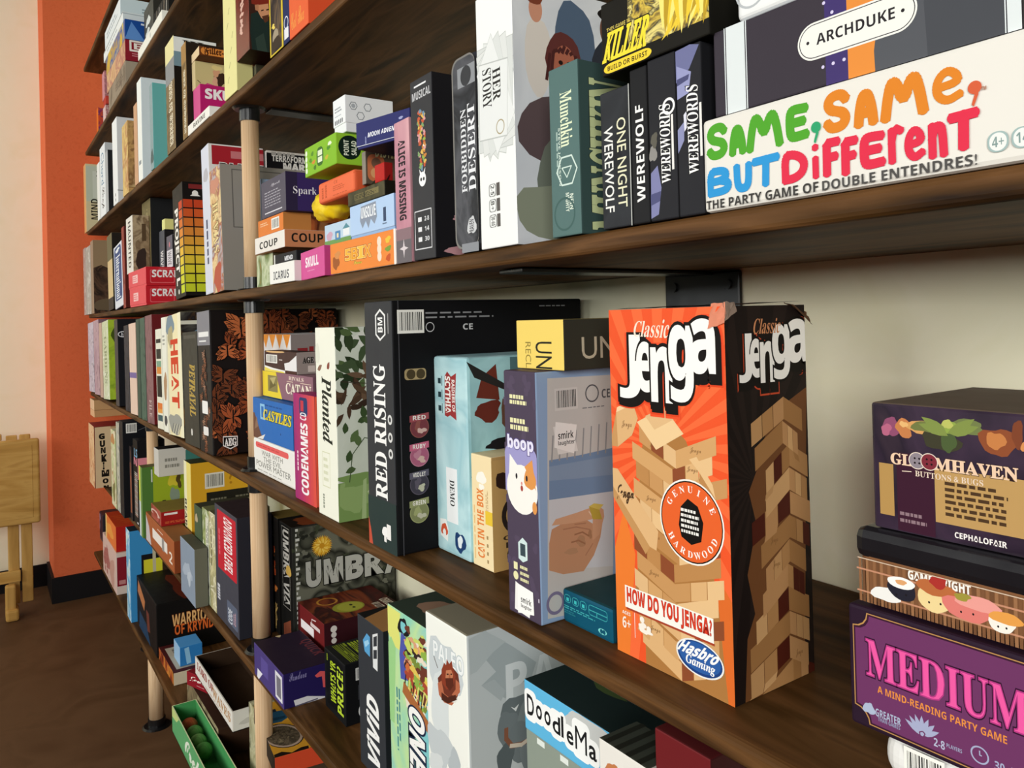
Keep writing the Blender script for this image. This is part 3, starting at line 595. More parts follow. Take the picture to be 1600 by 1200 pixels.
b.F.rr(.4, .18, .62, .8, .01, '#3f6d2a').rect(.44, .52, .58, .7, '#dfeac8').rect(.44, .3, .58, .48, '#dfeac8')
for i in range(7): b.F.blob([.26, .3, .72, .82, .78, .2, .34][i], [.7, .4, .35, .75, .62, .5, .2][i], .05, .07, ['#5c8f2e', '#d58c3a', '#c9b13a', '#e8efd2', '#4f8a2a', '#5c8f2e', '#4f7a2a'][i], i, .3)
for i in range(4): b.F.disc(.06, .2+.2*i, .004, '#e8efd8')
u, v = b.rpx(546.5, 231); b.R.disc(u, v, .0165, '#10231a'); b.ftx('POINT', 537, 219, 545, 243, '#e6efd8', 90, 'b', side='R'); b.ftx('SALAD', 549, 221, 557, 243, '#e6efd8', 90, 'b', side='R')
wb = b = Box('white box with hexagon icons on top of the green one, fourth shelf', 522, 540, 180, 148.5, ps, .016, .07, '#e9ebec', '#e3e5e8', yx=540, yb=206).lidded(.25, '#eceeef', '#e6e8ea')
b.F.para(.15, .62, .8, .78, 2, '#8d9297').para(.15, .5, .85, .56, 1, '#b3b8bc')
for i in range(5): b.F.rect(.14+.15*i, .3, .21+.15*i, .42, '#33363a')
for x, y in ((551.5, 166), (574, 169), (563, 182)): b.R.ring(*b.rpx(x, y), .0062, .0012, '#84898f', 6)
b.R.disc(*b.rpx(551.5, 166), .003, '#a9aeb4')
nv = b = Box('navy box with white slanted lettering beside the white hexagon box, fourth shelf', 571, 627, 190, 163, di, .01, .06, '#2c2f66', '#232653', rot=14, yx=634, yb=208).lidded(.1, '#2c2f66', '#232653')
b.F.rect(0, .1, 1, .12, '#e4e6f0').txt('MOON ADVENTURE', .22, .36, .92, .54, '#f0f1f6', 0, 'o').para(.16, .15, .2, .5, 1, '#9aa0c8', 90).blob(.85, .75, .04, .05, '#9a9fc8', 2)
al = b = Box('pink and grey slim box with dark title letters, before the black spine, fourth shelf', 617.5, 641, 300, 181, 4, .0, .2, MOT(['#c98f9d', '#b9808f', '#d8a6ac', '#a8757f'], 6), '#b08088')
b.F.rect(0, 0, 1, .16, '#6a6468').rect(0, .16, 1, .24, '#8a7076').txt('ALICE IS MISSING', .28, .3, .72, .86, '#2a1f26', -90, 'b', w=.02).star(.5, .1, .003, .011, 4, '#d8cdd0')
bl = b = Box('tall black box with a column of tiny colourful icons, fourth shelf', 643, 677, 250, 109, 4, .0, .26, '#37373a', '#1b1a1d')
b.F.rect(.2, .955, .75, .965, '#e6e6e8').txt('MUSICAL', .1, .885, .95, .93, '#c9c9cc', 0, 'b').frame(.1, .06, .85, .27, .0012, '#d5d5d8')
rnd = random.Random(9)
for i in range(46): b.F.blob(.5+rnd.uniform(-.16, .16), .5+.32*(i/46.0)**.9*1.0, .055, .013, rnd.choice(['#c65a3a', '#e0b85a', '#7fa06a', '#d99a9a', '#eae3d4', '#6f8fa8', '#c9823c', '#94b04c']), i, .5)
b.F.disc(.5, .44, .008, '#efeff0').poly([(.4, .46), (.36, .5), (.46, .475)], '#efeff0').poly([(.54, .475), (.64, .5), (.6, .46)], '#efeff0').disc(.44, .44, .002, '#333').disc(.56, .44, .002, '#333')
for i in range(3): b.F.rect(.25, .1+.055*i, .42, .125+.055*i, '#e4e4e6').txt(['30', '14', '2-8'][i], .55, .1+.055*i, .75, .125+.055*i, '#e4e4e6', 0, 'b')
for i in range(16): b.R.blob(rnd.uniform(.1, .9), rnd.uniform(.02, .22), .06, .02, rnd.choice(['#c08f94', '#d9c9c0', '#8a6f70']), i, .4)
fd = b = Box('dark metal tin with silver rim and grey serif letters, fourth shelf', 707.5, 746, 250, 70, 4, .0, .045, '#34353a', '#2a2a2d', bev=.011, name='game_tin')
b.F.rr(.04, .02, .99, .985, .012, '#7d7a75').rr(.09, .03, .985, .975, .011, MOT(['#3a3b40', '#54555a', '#2a2b2e', '#46484e'], 14)).rect(.28, .83, .98, .93, '#8d9094').disc(.62, .88, .01, '#3a3b3e').txt('FORBIDDEN', .36, .3, .58, .72, '#dcdde0', 90, 's').txt('DESERT', .64, .3, .93, .735, '#e6e7ea', 90, 's').blob(.72, .13, .15, .05, '#c9cacc', 3, .4).txt('RAVEN', .62, .1, .8, .16, '#3a3b3e', 90, 'b').rect(.3, .0, .97, .045, '#8a8d92')
hs = b = Box('tall white box with fanned pages emblem and painted women on its side, fourth shelf', 747, 804.5, 190, -40, 4, .0, .22, '#eeefec', '#bfc3c8')
for i, a in enumerate((-40, -27, -14, -2, 10, 22, 34)):
    t = R(a); pts = []
    for p, q in ((-.026, -.05), (.034, -.05), (.034, .05), (-.026, .05)):
        x, y = p*math.cos(t)-q*math.sin(t), p*math.sin(t)+q*math.cos(t); pts.append((.42+(x+.0)/b.w, .585+y/b.h))
    b.F.poly(pts, '#b9bcb9'); b.F.poly([((q0-.42)*.985+.42, (q1-.585)*.985+.585) for q0, q1 in pts], ['#cfd2cf', '#d6d9d5', '#dcdfdc', '#d2d5d2', '#dadcd9', '#d5d8d5', '#e3e5e3'][i])
b.F.poly([(.04, .43), (.8, .415), (.86, .71), (.06, .735)], '#b9bcb9').poly([(.05, .435), (.79, .42), (.85, .705), (.07, .73)], '#e2e4e2').ring(.62, .46, .007, .0012, '#a89a78')
b.ftx('HER', 770, 106, 782, 157, '#2c2a28', -90, 's'); b.ftx('STORY', 754, 108, 768, 170, '#2c2a28', -90, 's')
for i in range(3): b.F.rr(.26, .08+.06*i, .46, .13+.06*i, .003, '#8a8b8a').rr(.28, .083+.06*i, .44, .127+.06*i, .003, '#eeefec').txt(['30-60', '8+', '2-5'][i], .31, .087+.06*i, .41, .124+.06*i, '#333', -90, 'b').rect(.47, .08+.06*i, .56, .13+.06*i, '#5a5552')
r_ = b.R   # side painting: a row of women, one in the front with reddish hair
r_.rect(0, 0, 1, 1, MOT(['#c9ccd2', '#d6d8dc', '#b6bac2'], 6))
r_.blob(.13, .72, .07, .16, '#d8cfc6', 4, .1).ell(.12, .9, .035, .05, '#c98e74').blob(.12, .95, .05, .03, '#7a3f2c', 2)
r_.blob(.33, .78, .11, .2, '#4f6076', 7, .1).blob(.52, .7, .1, .16, '#2b2f38', 2, .1).ell(.52, .885, .045, .062, '#6d4a3a').blob(.52, .945, .055, .03, '#1a1614', 5)
r_.blob(.75, .8, .12, .2, '#9aa0a8', 4, .15).ell(.75, .93, .05, .06, '#8c8f96')
r_.blob(.26, .44, .24, .15, '#5a4a4c', 3, .08).blob(.3, .25, .2, .2, '#6e7468', 6, .15).blob(.2, .13, .2, .12, '#8a8f7c', 8, .2)
r_.blob(.27, .72, .1, .115, '#5e2f2c', 12, .12).ell(.27, .7, .062, .085, '#a8624c').ell(.248, .715, .012, .009, '#1e1210').ell(.292, .715, .012, .009, '#1e1210').ell(.27, .66, .02, .008, '#7d2b2b').poly([(.262, .705), (.276, .705), (.27, .68)], '#97543f')
for i in range(9): r_.line([(.19+.02*i, .78-.01*abs(i-4)), (.17+.022*i, .64 if i in (0, 1, 7, 8) else .755)], .0035, '#4a2322')
mk = b = Box('dark teal box with cream serif lettering and twenty-sided die emblem, fourth shelf', 859.5, 905.5, 230, 89.5, 4, .0, .2, '#54706d', '#3a4f4c')
b.F.txt('Munchkin', .38, .52, .78, .84, '#e3ecc8', -90, 's').para(.2, .28, .3, .62, 1, '#9fb5ac', -90).txt('STEVE JACKSON', .28, .3, .36, .64, '#c9d8cc', -90, 'b')
b.F.ring(.56, .38, .014, .0016, '#cfe0d6', 6).line([(.4, .4), (.72, .4), (.56, .34), (.4, .4)], .001, '#cfe0d6').txt('MIGHTY', .5, .14, .62, .25, '#dce6d6', -90, 'b').txt('NEIN', .64, .15, .76, .24, '#dce6d6', -90, 'b').ring(.45, .13, .014, .0018, '#43605c')
b.R.txt('MUNCHKIN', .06, .03, .36, .9, '#c3cd98', 90, 's', [('#222d2a', .03)], w=.02)
ow = b = Box('black box with two lines of thin white lettering, first of the four dark spines', 939, 985, 230, 130, 4, .0, .2, MOT(['#26272a', '#303236', '#1d1e20'], 12), '#1a1b1d')
b.F.txt('ONE NIGHT', .56, .14, .86, .78, '#e3e0c0', -90, 'n', w=.006).txt('WEREWOLF', .12, .12, .42, .74, '#eceae4', -90, 'n', w=.01).rect(.97, 0, 1, 1, '#b7b9b4')
w2 = b = Box('narrow black box with one white vertical word, second of the dark spines, fourth shelf', 986, 1012.5, 230, 100, 4, .0, .2, '#1d1d1f', '#151516')
b.F.txt('WEREWOLF', .3, .14, .78, .76, '#f0eeea', 90, 'b')
w3 = b = Box('dark box with white fantasy lettering and lilac shards, third of the dark spines, fourth shelf', 1013.5, 1057, 210, 78, 4, .0, .2, '#242428', '#1a1a1c')
w4 = c_ = Box('dark box with white lettering and striped lilac shapes, last of the four dark spines', 1058, 1098, 210, 62, 4, .0, .2, '#252529', '#1d1d20')
b.F.poly([(.02, .02), (.3, .04), (.42, .2), (.3, .34), (.05, .3)], '#7d7fa8').poly([(.02, .1), (.36, .12), (.4, .18), (.02, .17)], '#4f5178').blob(.15, .42, .12, .06, '#8d8a86', 3, .4).blob(.2, .5, .14, .04, '#5d5a50', 6, .4).txt('WEREWORDS', .42, .22, .78, .7, '#f4f2ee', 90, 's', [('#0d0d0f', .05)], sk=.02, tp=.25).line([(.86, .3), (.86, .62)], .002, '#e6e3de').ring(.75, .68, .006, .0018, '#f4f2ee')
c_.F.poly([(.02, .8), (.55, .86), (.95, .98), (.6, 1), (.02, .99)], '#6d7098').poly([(.05, .7), (.5, .72), (.62, .84), (.05, .9)], '#9497c0').poly([(.05, .78), (.5, .8), (.55, .83), (.05, .82)], '#4b4d74').poly([(.03, .38), (.28, .45), (.3, .56), (.03, .52)], '#8b8eb4').poly([(.3, .5), (.4, .52), (.4, .62), (.28, .6)], '#d9d9e4').txt('WEREWORDS', .42, .24, .84, .76, '#f4f2ee', 90, 's', [('#0d0d0f', .05)], sk=.02, tp=.25).line([(.94, .34), (.94, .64)], .002, '#e6e3de')
kl = b = Box('black box with gold foil art lying across the dark spines, fourth shelf', 939.5, 1109, 60, -80, w3, -.002, .2, '#191712', '#14130f', yb=54)
b.F.rect(.28, .2, 1, 1, MOT(['#1a160c', '#8f7420', '#d6b83c', '#2a220e', '#e9d77a', '#5e4a14'], 24, 'n', .3, dist=3)).txt('THIS GAME IS', .06, .58, .3, .64, '#cbb75c', 0, 'b').txt('KILLER', .03, .2, .47, .56, '#f0da3c', 0, 'i', [('#15130d', .06)], w=.03, sk=.1)
b.F.rr(.02, .02, .5, .155, .008, '#efcf3a').txt('BUILD OR BURST', .06, .055, .46, .12, '#1d1a10', 0, 'b')
for i in range(22): b.F.leaf(.6+.018*i, .15+.2*((i*37) % 10)/10, .05, .006, 40+((i*53) % 60), ['#e7c63a', '#f3e07a', '#b8962a'][i % 3])
ss = b = Box('long white box with big multicoloured bubble letters at the near end, fourth shelf', 1098.5, 1640, 260, 189.5, 4, .0, .2, '#e2ded5', '#d6d2c9', yx=1098.5, bev=.003)
for ch, x0, yt, x1, yb, col in (('S', 1104, 189, 1138, 255, 0), ('A', 1139, 192, 1166, 248, 0), ('M', 1165.5, 167, 1224, 243, 0), ('E', 1227, 159, 1265, 227, 0),
    ('S', 1286, 136, 1330, 214, 1), ('A', 1334, 135, 1372, 205, 1), ('M', 1375, 106, 1451, 197, 1), ('e', 1455, 98, 1508, 172, 1),
    ('B', 1105, 258, 1145, 311, 2), ('U', 1147, 252, 1176, 304, 2), ('T', 1176, 239, 1219, 297, 2),
    ('D', 1221, 231, 1264, 291, 3), ('i', 1266, 224, 1284, 283, 3), ('F', 1286, 214, 1314, 280, 3), ('F', 1315, 212, 1342, 278, 3), ('E', 1343, 203, 1385, 269, 3),
    ('r', 1388, 194, 1414, 260, 3), ('e', 1413, 194, 1448, 257, 3), ('n', 1451, 188, 1482, 252, 3), ('T', 1482, 168, 1532, 242, 3)):
    xm = (x0+x1)/2; sl = -.27*(x1-x0)/2*(.9 if col < 2 else .65); u0, v0 = b.fpx(x0, yb); u1 = b.fpx(x1, yt)[0]; v0 = b.fpx(xm, yb+sl)[1]; v1 = b.fpx(xm, yt-sl)[1]
    b.F.bubble(ch, u0, v0, u1, v1, .0058 if ch in 'SAME' and col < 2 and ch != 'e' else .0052 if col == 2 or ch in 'DFET' else .0042, ('#4fa02c', '#d98026', '#2f93d0', '#da2f49')[col])
for x, y, c in ((1276, 205, '#2f9d6a'), (1524, 144, '#cf5c3a')):
    u, v = b.fpx(x, y); b.F.disc(u, v+.03, .0032, c).poly([(u-.004, v+.0), (u+.009, v+.05), (u+.008, v-.03), (u-.003, v-.12), (u-.008, v-.1), (u-.001, v-.03)], c)
b.F.txt('THE PARTY GAME OF', b.fpx(1105, 325)[0], .03, b.fpx(1280, 300)[0], .125, '#3c3a38', 0, 'b').txt('DOUBLE ENTENDRES!', b.fpx(1286, 300)[0], .03, b.fpx(1528, 260)[0], .12, '#4d4b49', 0, 'b').txt('TM', b.fpx(1535, 165)[0], .6, b.fpx(1543, 165)[0], .63, '#a86a4a')
for i in range(4):
    u0 = b.fpx(1544, 230)[0]+.052*i; b.F.rr(u0, .1, u0+.046, .26, .004, '#9db3b0').rr(u0+.004, .11, u0+.042, .25, .004, '#e4e6e2').txt(['4+', '14', '30', 'CE'][i], u0+.01, .14, u0+.036, .22, '#7f9692')
ar = b = Box('dark plum box with a white rounded title plate on the long white box, fourth shelf', 1116, 1600, 130, 52, ss, .003, .19, '#3a343c', '#29252b', yx=1116)
U = lambda x, y=90: b.fpx(x, y)[0]
b.F.rect(U(1135), 0, U(1164), 1, '#d9dfdf').rect(U(1132), 0, U(1133.5), 1, '#d9dfdf').rect(U(1165.5), 0, U(1167), 1, '#d9dfdf')
b.F.rect(U(1290), 0, U(1326), 1, '#41346a').poly([(U(1325), 0), (U(1367), 0), (U(1366), .2), (U(1372), .45), (U(1368), 1), (U(1325), 1)], '#df8a3c').poly([(U(1367), 0), (U(1575), 0), (U(1575), 1), (U(1368), 1), (U(1372), .45), (U(1366), .2)], '#525459').poly([(U(1450), 0), (U(1575), 0), (U(1575), 1), (U(1462), 1), (U(1446), .5)], '#46484d').rect(U(1572), 0, U(1574), 1, '#d9dfdf').rect(U(1576), 0, 1, 1, '#d9dfdf')
for x, y in ((1286, 106), (1302, 100), (1319, 94), (1287, 6), (1300, 20)): b.F.disc(*b.fpx(x, y), .001, '#cfc6e4')
v0, v1 = b.fpx(1340, 73)[1], b.fpx(1340, 11)[1]; rr0 = (v1-v0)*b.h/2
for e, c in ((0, '#e9e8e0'), (.0011, '#2e2a30'), (.0016, '#e9e8e0')): b.F.rr(U(1247)+e/b.w, v0+e/b.h, U(1436)-e/b.w, v1-e/b.h, rr0-e, c, 8)
b.ftx('ARCHDUKE', 1275, 33, 1399, 51, '#2a2629', 0, 'b'); b.F.disc(U(1263), (v0+v1)/2, .001, '#2a2629').disc(U(1413), (v0+v1)/2, .001, '#2a2629')
b = Box('white box at the top near corner above the dark plum box, fourth shelf', 1149, 1560, 20, -60, ar, .004, .17, '#e9eae8', '#dfe3e4', yx=1149, bev=.005)
b.F.ring(.08, .45, .012, .0015, '#b4b8ba').para(.3, .5, .7, .62, 1, '#b4b8ba')
# ================================================================== boxes on the fifth shelf
GRP = 'board games on the fifth shelf'
Box('lilac spine box at the far end of the fifth shelf', 138.5, 146, 550, 505, 5, .0, .2, MOT(['#b9a9bd', '#d6cdd6', '#8d7d8c'], 20), lean=-2)
Box('mauve spine box, second from the far end of the fifth shelf', 147, 155, 550, 501, 5, .0, .2, MOT(['#b08e9c', '#c6a9b0', '#93737f'], 16), '#8a6c78', lean=-2)
Box('thin pinkish tan spine, third from the far end of the fifth shelf', 155.8, 160, 560, 505, 5, .0, .2, '#c9aa9a', '#a98a7a', lean=-2)
b = Box('cream and green spine box with lime leafy side, fifth shelf', 161, 170.5, 560, 503, 5, .0, .1, MOT(['#dfe2c6', '#c9d0a8', '#eceedd'], 24), MOT(['#9fbf2e', '#b4cf3c', '#7f9f2a'], 12), lean=-3)
b.F.txt('GARDENS', .3, .2, .7, .8, '#8a946a', -90, 's'); b.R.blob(.7, .3, .3, .14, '#9a4a4e', 2).blob(.5, .12, .3, .1, '#d0a83a', 4).blob(.3, .8, .2, .1, '#4a5a1c', 5)
b = Box('black box with a white eye emblem on its side, fifth shelf', 180, 185, 560, 500, 5, .0, .1, '#4a4646', '#1d1d22', lean=-2)
u, v = b.rpx(192.5, 523.5); b.R.ell(u, v, .16, .035, '#e6e6ea').ell(u, v, .13, .024, '#1d1d22').txt('hi', u-.05, v-.02, u+.05, v+.02, '#e6e6ea')
Box('slim black spine with a grey line beside the eye box, fifth shelf', 195, 202, 570, 509, 5, .0, .1, MOT(['#2a2a30', '#3c3c44', '#1c1c20'], 20), '#17171a', lean=-2)
b = Box('pale peach spine box with one violet band, fifth shelf', 203, 213.5, 580, 506, 5, .0, .1, '#e6c9b6', '#c9a896', lean=-2)
b.F.rect(0, .4, 1, .46, '#7a68a0').line([(.5, .46), (.5, .96)], .003, '#f2e2d4')
Box('dark green spine box, first of a pair, fifth shelf', 214.5, 219.5, 580, 499, 5, .0, .1, '#3f5448', '#2f4036', lean=-2)
Box('dark green leathery spine box, second of a pair, fifth shelf', 220.3, 228, 580, 497, 5, .0, .1, MOT(['#41584b', '#516a5b', '#344a3e'], 18), '#2a3a32', lean=-2)
b = Box('mauve brown spine box with dark red side, fifth shelf', 228.8, 239.5, 580, 493, 5, .0, .12, MOT(['#7d575a', '#8f686a', '#6a474a'], 16), '#6d1f22', lean=-2)
b.F.txt('FILE', .35, .06, .7, .22, '#c9b3b0', -90, 's'); b.R.blob(.7, .55, .3, .1, '#8a5a48', 3).blob(.6, .72, .4, .06, '#3a1214', 5)
b = Box('white spine box with black, orange and teal blocks, fifth shelf', 245, 254, 590, 515, 5, .0, .08, '#e8e6d4', '#c9c7b4', lean=-2)
for v0, v1, c in ((.86, .9, '#2b2b28'), (.7, .8, '#2b2b28'), (.62, .68, '#7fa58c'), (.55, .62, '#d98a3c'), (.32, .53, '#22231f'), (.2, .26, '#dd7a35'), (.16, .2, '#e4a04a'), (.08, .14, '#3a5a60')): b.F.rect(.1, v0, .9, v1, c)
b = Box('white spine box with small brown figure beside the cream one, fifth shelf', 254.7, 261.5, 590, 496, 5, .0, .08, '#ecebdc', '#cfcdbd', lean=-2)
b.F.blob(.6, .4, .35, .12, '#b08a64', 2).blob(.5, .1, .3, .05, '#4a4a4c', 4).para(.2, .75, .8, .85, 3, '#9a9a90')
ht = b = Box('cream box with big red stencil letters reading downward, fifth shelf', 262.5, 286, 592, 493, 5, .0, .11, '#efe4b8', MOT(['#3a3230', '#6d6a60', '#241f20', '#a3752f'], 9), lean=-3)
b.F.rect(0, 0, .1, 1, '#d9d6c2').blob(.3, .92, .25, .1, '#7c8f9c', 3, .3).blob(.3, .82, .2, .08, '#b3a880', 6, .3).rect(.8, 0, 1, 1, '#f3eccb')
for i, (ch, v) in enumerate(zip('HEAT', (.665, .515, .37, .235))): b.F.txt(ch, .3, v, .76, v+.125, '#d2401f', -90, 'b', w=.02)
b.F.blob(.45, .1, .35, .1, '#9c9c94', 8, .4)
for i in range(7): b.F.line([(.2+.08*i, .02), (.35+.08*i, .1)], .003, ['#2b2b29', '#dcd6b8'][i % 2])
b.R.rect(0, .9, 1, .93, '#e8e4d0').blob(.6, .8, .35, .1, '#6d90a5', 2, .3).blob(.62, .62, .2, .12, '#b3464a', 5, .4).blob(.25, .6, .2, .14, '#b9852e', 7, .3).poly([(.2, .2), (.8, .16), (.8, .22), (.2, .28)], '#e8e6e2').poly([(.2, .3), (.7, .32), (.45, .4)], '#d9d6d8')
bt = b = Box('charcoal box with tarnished gold capitals on its spine, fifth shelf', 288, 310.5, 620, 520, 5, .0, .11, '#3f3d36', '#26241f', lean=-1.5)
b.F.txt('BETRAYAL', .42, .26, .8, .72, '#b89a4a', -90, 'i', w=.02).disc(.5, .12, .008, '#d9d6ce').rect(.1, .94, .9, .97, '#55524a')
def butterfly(f, a, b_, s, ang, c1='#a5532e', c2='#14100e', c3='#c98a68'):
    for sx in (-1, 1):
        for dl, ln, wd in ((38, 1.0, .55), (12, .85, .5), (-28, .7, .5)):
            f.leaf(a, b_, s*ln*1.06, s*wd*1.1, ang+90-sx*(90-dl) if False else (ang+dl if sx > 0 else ang+180-dl), c2)
            f.leaf(a, b_, s*ln, s*wd, ang+dl if sx > 0 else ang+180-dl, c1)
            for q in (-9, 0, 9): f.line([(a+.15*s*math.cos(R(ang+dl if sx > 0 else ang+180-dl))/f.W, b_+.15*s*math.sin(R(ang+dl if sx > 0 else ang+180-dl))/f.H), (a+s*ln*.86*math.cos(R((ang+dl if sx > 0 else ang+180-dl)+q))/f.W, b_+s*ln*.86*math.sin(R((ang+dl if sx > 0 else ang+180-dl)+q))/f.H)], .0016, c2)
    f.line([(a, b_-.3*s/f.H), (a, b_+.4*s/f.H)], .003, c2)
ae = b = Box('large black box covered in orange butterflies with a grey capped spine, fifth shelf', 311.5, 331, 620, 486.5, 5, .0, .285, '#2b2725', '#191413', lean=-1.5, bev=.003)
b.F.rect(0, .76, 1, 1, '#85848a').rect(.1, .82, .9, .855, '#e9e8e6').rect(.15, .785, .7, .795, '#e9e8e6')
rnd = random.Random(11)
for i in range(16):
    butterfly(b.F, .5+rnd.uniform(-.3, .3), .04+.043*i, .018, rnd.uniform(0, 360), rnd.choice(['#a86a4a', '#8f5438', '#b98a70']))
b.F.rr(.3, .28, .75, .37, .004, '#efece8').rr(.35, .13, .75, .19, .004, '#e6e2de')
for i in range(75):
    butterfly(b.R, rnd.uniform(.02, .97), rnd.uniform(.03, .97), rnd.uniform(.028, .044), rnd.uniform(0, 360), rnd.choice(['#a2522e', '#8a4526', '#b9673c', '#6d3a22']))
g0 = [b.rpx(x, y) for x, y in ((347.5, 684), (347.5, 699), (359, 704), (370.5, 698), (370.5, 683))]; b.R.poly(g0, '#e9e6e2')
g1 = [b.rpx(x, y) for x, y in ((348.5, 685.5), (348.5, 698), (359, 702.3), (369.5, 697), (369.5, 684.5))]; b.R.poly(g1, '#191413'); b.ftx('AEG', 350, 687, 368.5, 698.5, '#efece8', 0, 's', w=.03, side='R')
# ---- right of the post
flu = b = Box('tall box with orange zigzag border and grey side with red word, fifth shelf', 399, 455, 580, 523, 5, .085, .12, '#e9e6e4', '#8b7f7c')
b.F.rect(0, 0, .09, 1, '#e59a4e')
for i in range(5): b.F.poly([(.05+.19*i, 1), (.24+.19*i, 1), (.145+.19*i, .89)], '#e8953f')
for i in range(6): b.F.ell(.03, .1+.15*i, .06, .06, '#dd7a3a')
b.F.rr(.16, .2, .95, .84, .01, '#dfe6ea').para(.25, .72, .5, .76, 1, '#a9c4d4'); b.F.rect(.02, 0, .4, .16, '#b8402f')
b.R.txt('Flu', .12, .74, .6, .9, '#8a2a2e', 0, 'b', w=.03)
war = b = Box('white box with thin tall grey lettering and a coral bar, bottom of pile, fifth shelf', 394.3, 460.5, 735, 707, 5, .027, .055, '#eceae4', '#b9b6ae', bev=.004)
b.F.rr(.11, .74, .88, .9, .006, '#e2605f').para(.16, .78, .84, .86, 1, '#c94848', k=.4)
b.F.txt('WAR WITH', .26, .56, .75, .7, '#77766f', 0, 'n').txt('THE EVIL', .3, .39, .72, .53, '#77766f', 0, 'n').txt('POWER MASTER', .12, .2, .92, .37, '#77766f', 0, 'n').para(.15, .08, .9, .14, 1, '#b3b1aa')
car = b = Box('blue box with yellow outlined lettering and brown hill, on the white coral-bar box, fifth shelf', 394.6, 457.5, 660, 635, war, .027, .055, '#2f6cb8', '#1f4a86')
b.F.poly([(0, 0), (.3, 0), (.22, .15), (.14, .4), (.06, .62), (0, .6)], '#6d4a3c').poly([(.05, .2), (.12, .55), (.16, .3)], '#8a6a58').rect(.22, .5, .34, .88, '#8fc3e6').rect(.25, .55, .31, .82, '#2f6cb8').txt('CASTLES', .3, .52, .97, .76, '#e9d13c', 0, 'i', [('#1c3f2c', .06)], w=.02).para(.35, .84, .9, .9, 1, '#1f4f90').poly([(.12, 0), (.34, .16), (.28, .02)], '#e6e2dc').disc(.72, .28, .002, '#174078')
cod = b = Box('magenta to orange slim box with white capitals reading upward, fifth shelf', 459.5, 493, 700, 620.5, 5, .012, .03, '#a8306a', '#d8563c', bev=.002)
for i in range(8): b.F.rect(.12*i+.04, 0, 1, 1, ['#a22f70', '#aa326c', '#b23666', '#bb3a60', '#c43f59', '#cc4553', '#d34b4c', '#da5246'][i])
b.F.txt('CODENAMES', .34, .07, .66, .73, '#f4eef0', 90, 'b', w=.02).para(.14, .27, .22, .52, 1, '#f0d6dc', 90, k=.7).rr(.3, .8, .68, .97, .006, '#2a3a6a').rect(.36, .84, .5, .94, '#c43a4a').txt('CD', .33, .76, .62, .83, '#f2ecf0', 90, 'b')
b.R.rect(.5, 0, 1, 1, '#b03c34')
rv = b = Box('yellow and mauve box with cream serif capitals on the blue box, fifth shelf', 411, 489, 612, 590, car, .045, .038, '#8d6572', '#6d4c58', yb=635)
b.F.poly([(0, 0), (.42, 0), (.38, .3), (.33, .7), (.3, 1), (0, 1)], '#e8cf3c').rect(.12, .22, .33, .86, '#8a7f4e').poly([(.15, .3), (.3, .5), (.18, .7)], '#6a6038').poly([(.16, .75), (.3, .82), (.24, .5)], '#b9ac74').txt('RIVALS', .56, .78, .84, .92, '#ecd9c8', 0, 's').txt('CATAN', .5, .26, .97, .66, '#f0e4d0', 0, 's', w=.01).line([(.52, .72), (.64, .72)], .001, '#e4cdb8').line([(.78, .72), (.97, .72)], .001, '#e4cdb8')
ag = b = Box('dark brown and white box with barcode front and grey side, topping the pile, fifth shelf', 413.5, 463.5, 570, 551, rv, .045, .036, '#4a3430', '#958883')
b.F.poly([(0, 0), (.66, 0), (.66, .12), (.3, .18), (0, .28)], '#eceae2').poly([(0, .0), (.66, .0), (.6, .06), (.2, .1), (0, .2)], '#e9d65a').poly([(.66, .12), (1, .14), (1, .86), (.9, .7), (.78, .52), (.64, .45)], '#e9e7e6').rect(.66, 0, .98, .14, '#4a2a24').ell(.35, .97, .3, .06, '#d9b27c').code(.06, .42, .42, .82); b.F.rect(.48, .58, .58, .62, '#d9cfc8')
b.R.txt('AGE', .3, .5, .85, .76, '#2a2522', 0, 's', [('#d8d2ce', .05)], w=.04).rect(.55, .1, .9, .38, '#cdbfb8')
# ---- centre
pl = b = Box('tall cream box with plant drawings on the side and black lettering, fifth shelf', 495.5, 526, 665, 512, 5, .005, .17, '#efefdf', MOT(['#cfd6c4', '#d6dccd', '#c4ccb8'], 6))
b.F.txt('Planted', .3, .39, .78, .74, '#23261f', -90, 'i', w=.01).frame(.25, .16, .62, .34, .001, '#cfd0a8').para(.3, .18, .56, .32, 4, '#d5d7b8').para(.2, .04, .35, .14, 1, '#8f9484', 90).leaf(.1, .77, .02, .008, 25, '#8d6a58').leaf(.6, .78, .014, .009, 50, '#8a4a3c').blob(.1, .86, .12, .06, '#e2e3d2', 3)
rnd = random.Random(21)
b.R.rect(0, 0, 1, .2, '#7d9a58').blob(.16, .12, .14, .09, '#93ad6c', 4, .5).blob(.4, .06, .14, .06, '#5f7d40', 6, .5).blob(.3, .2, .3, .035, '#7d9a58', 9, .6).blob(.4, .15, .1, .03, '#c3d0a8', 3, .6).poly([(.2, 0), (.22, .2), (.25, .21), (.24, 0)], '#a9bf86').blob(.3, .93, .14, .05, '#e2e2d8', 5, .3).blob(.42, .96, .12, .05, '#6d8050', 7, .5)
for i in range(34):
    q, v = rnd.uniform(.02, .5), rnd.uniform(.72, .98); b.R.leaf(q, v, rnd.uniform(.018, .03), rnd.uniform(.009, .014), rnd.uniform(0, 360), rnd.choice(['#38472c', '#46573a', '#55693f', '#2c3a24']))
for i in range(34):
    q, v = rnd.uniform(.03, .5), rnd.uniform(.55, .75); b.R.leaf(q, v, rnd.uniform(.022, .034), rnd.uniform(.005, .01), rnd.uniform(0, 360), rnd.choice(['#3a2c22', '#4d3a2c', '#5b4634', '#6d5642']))
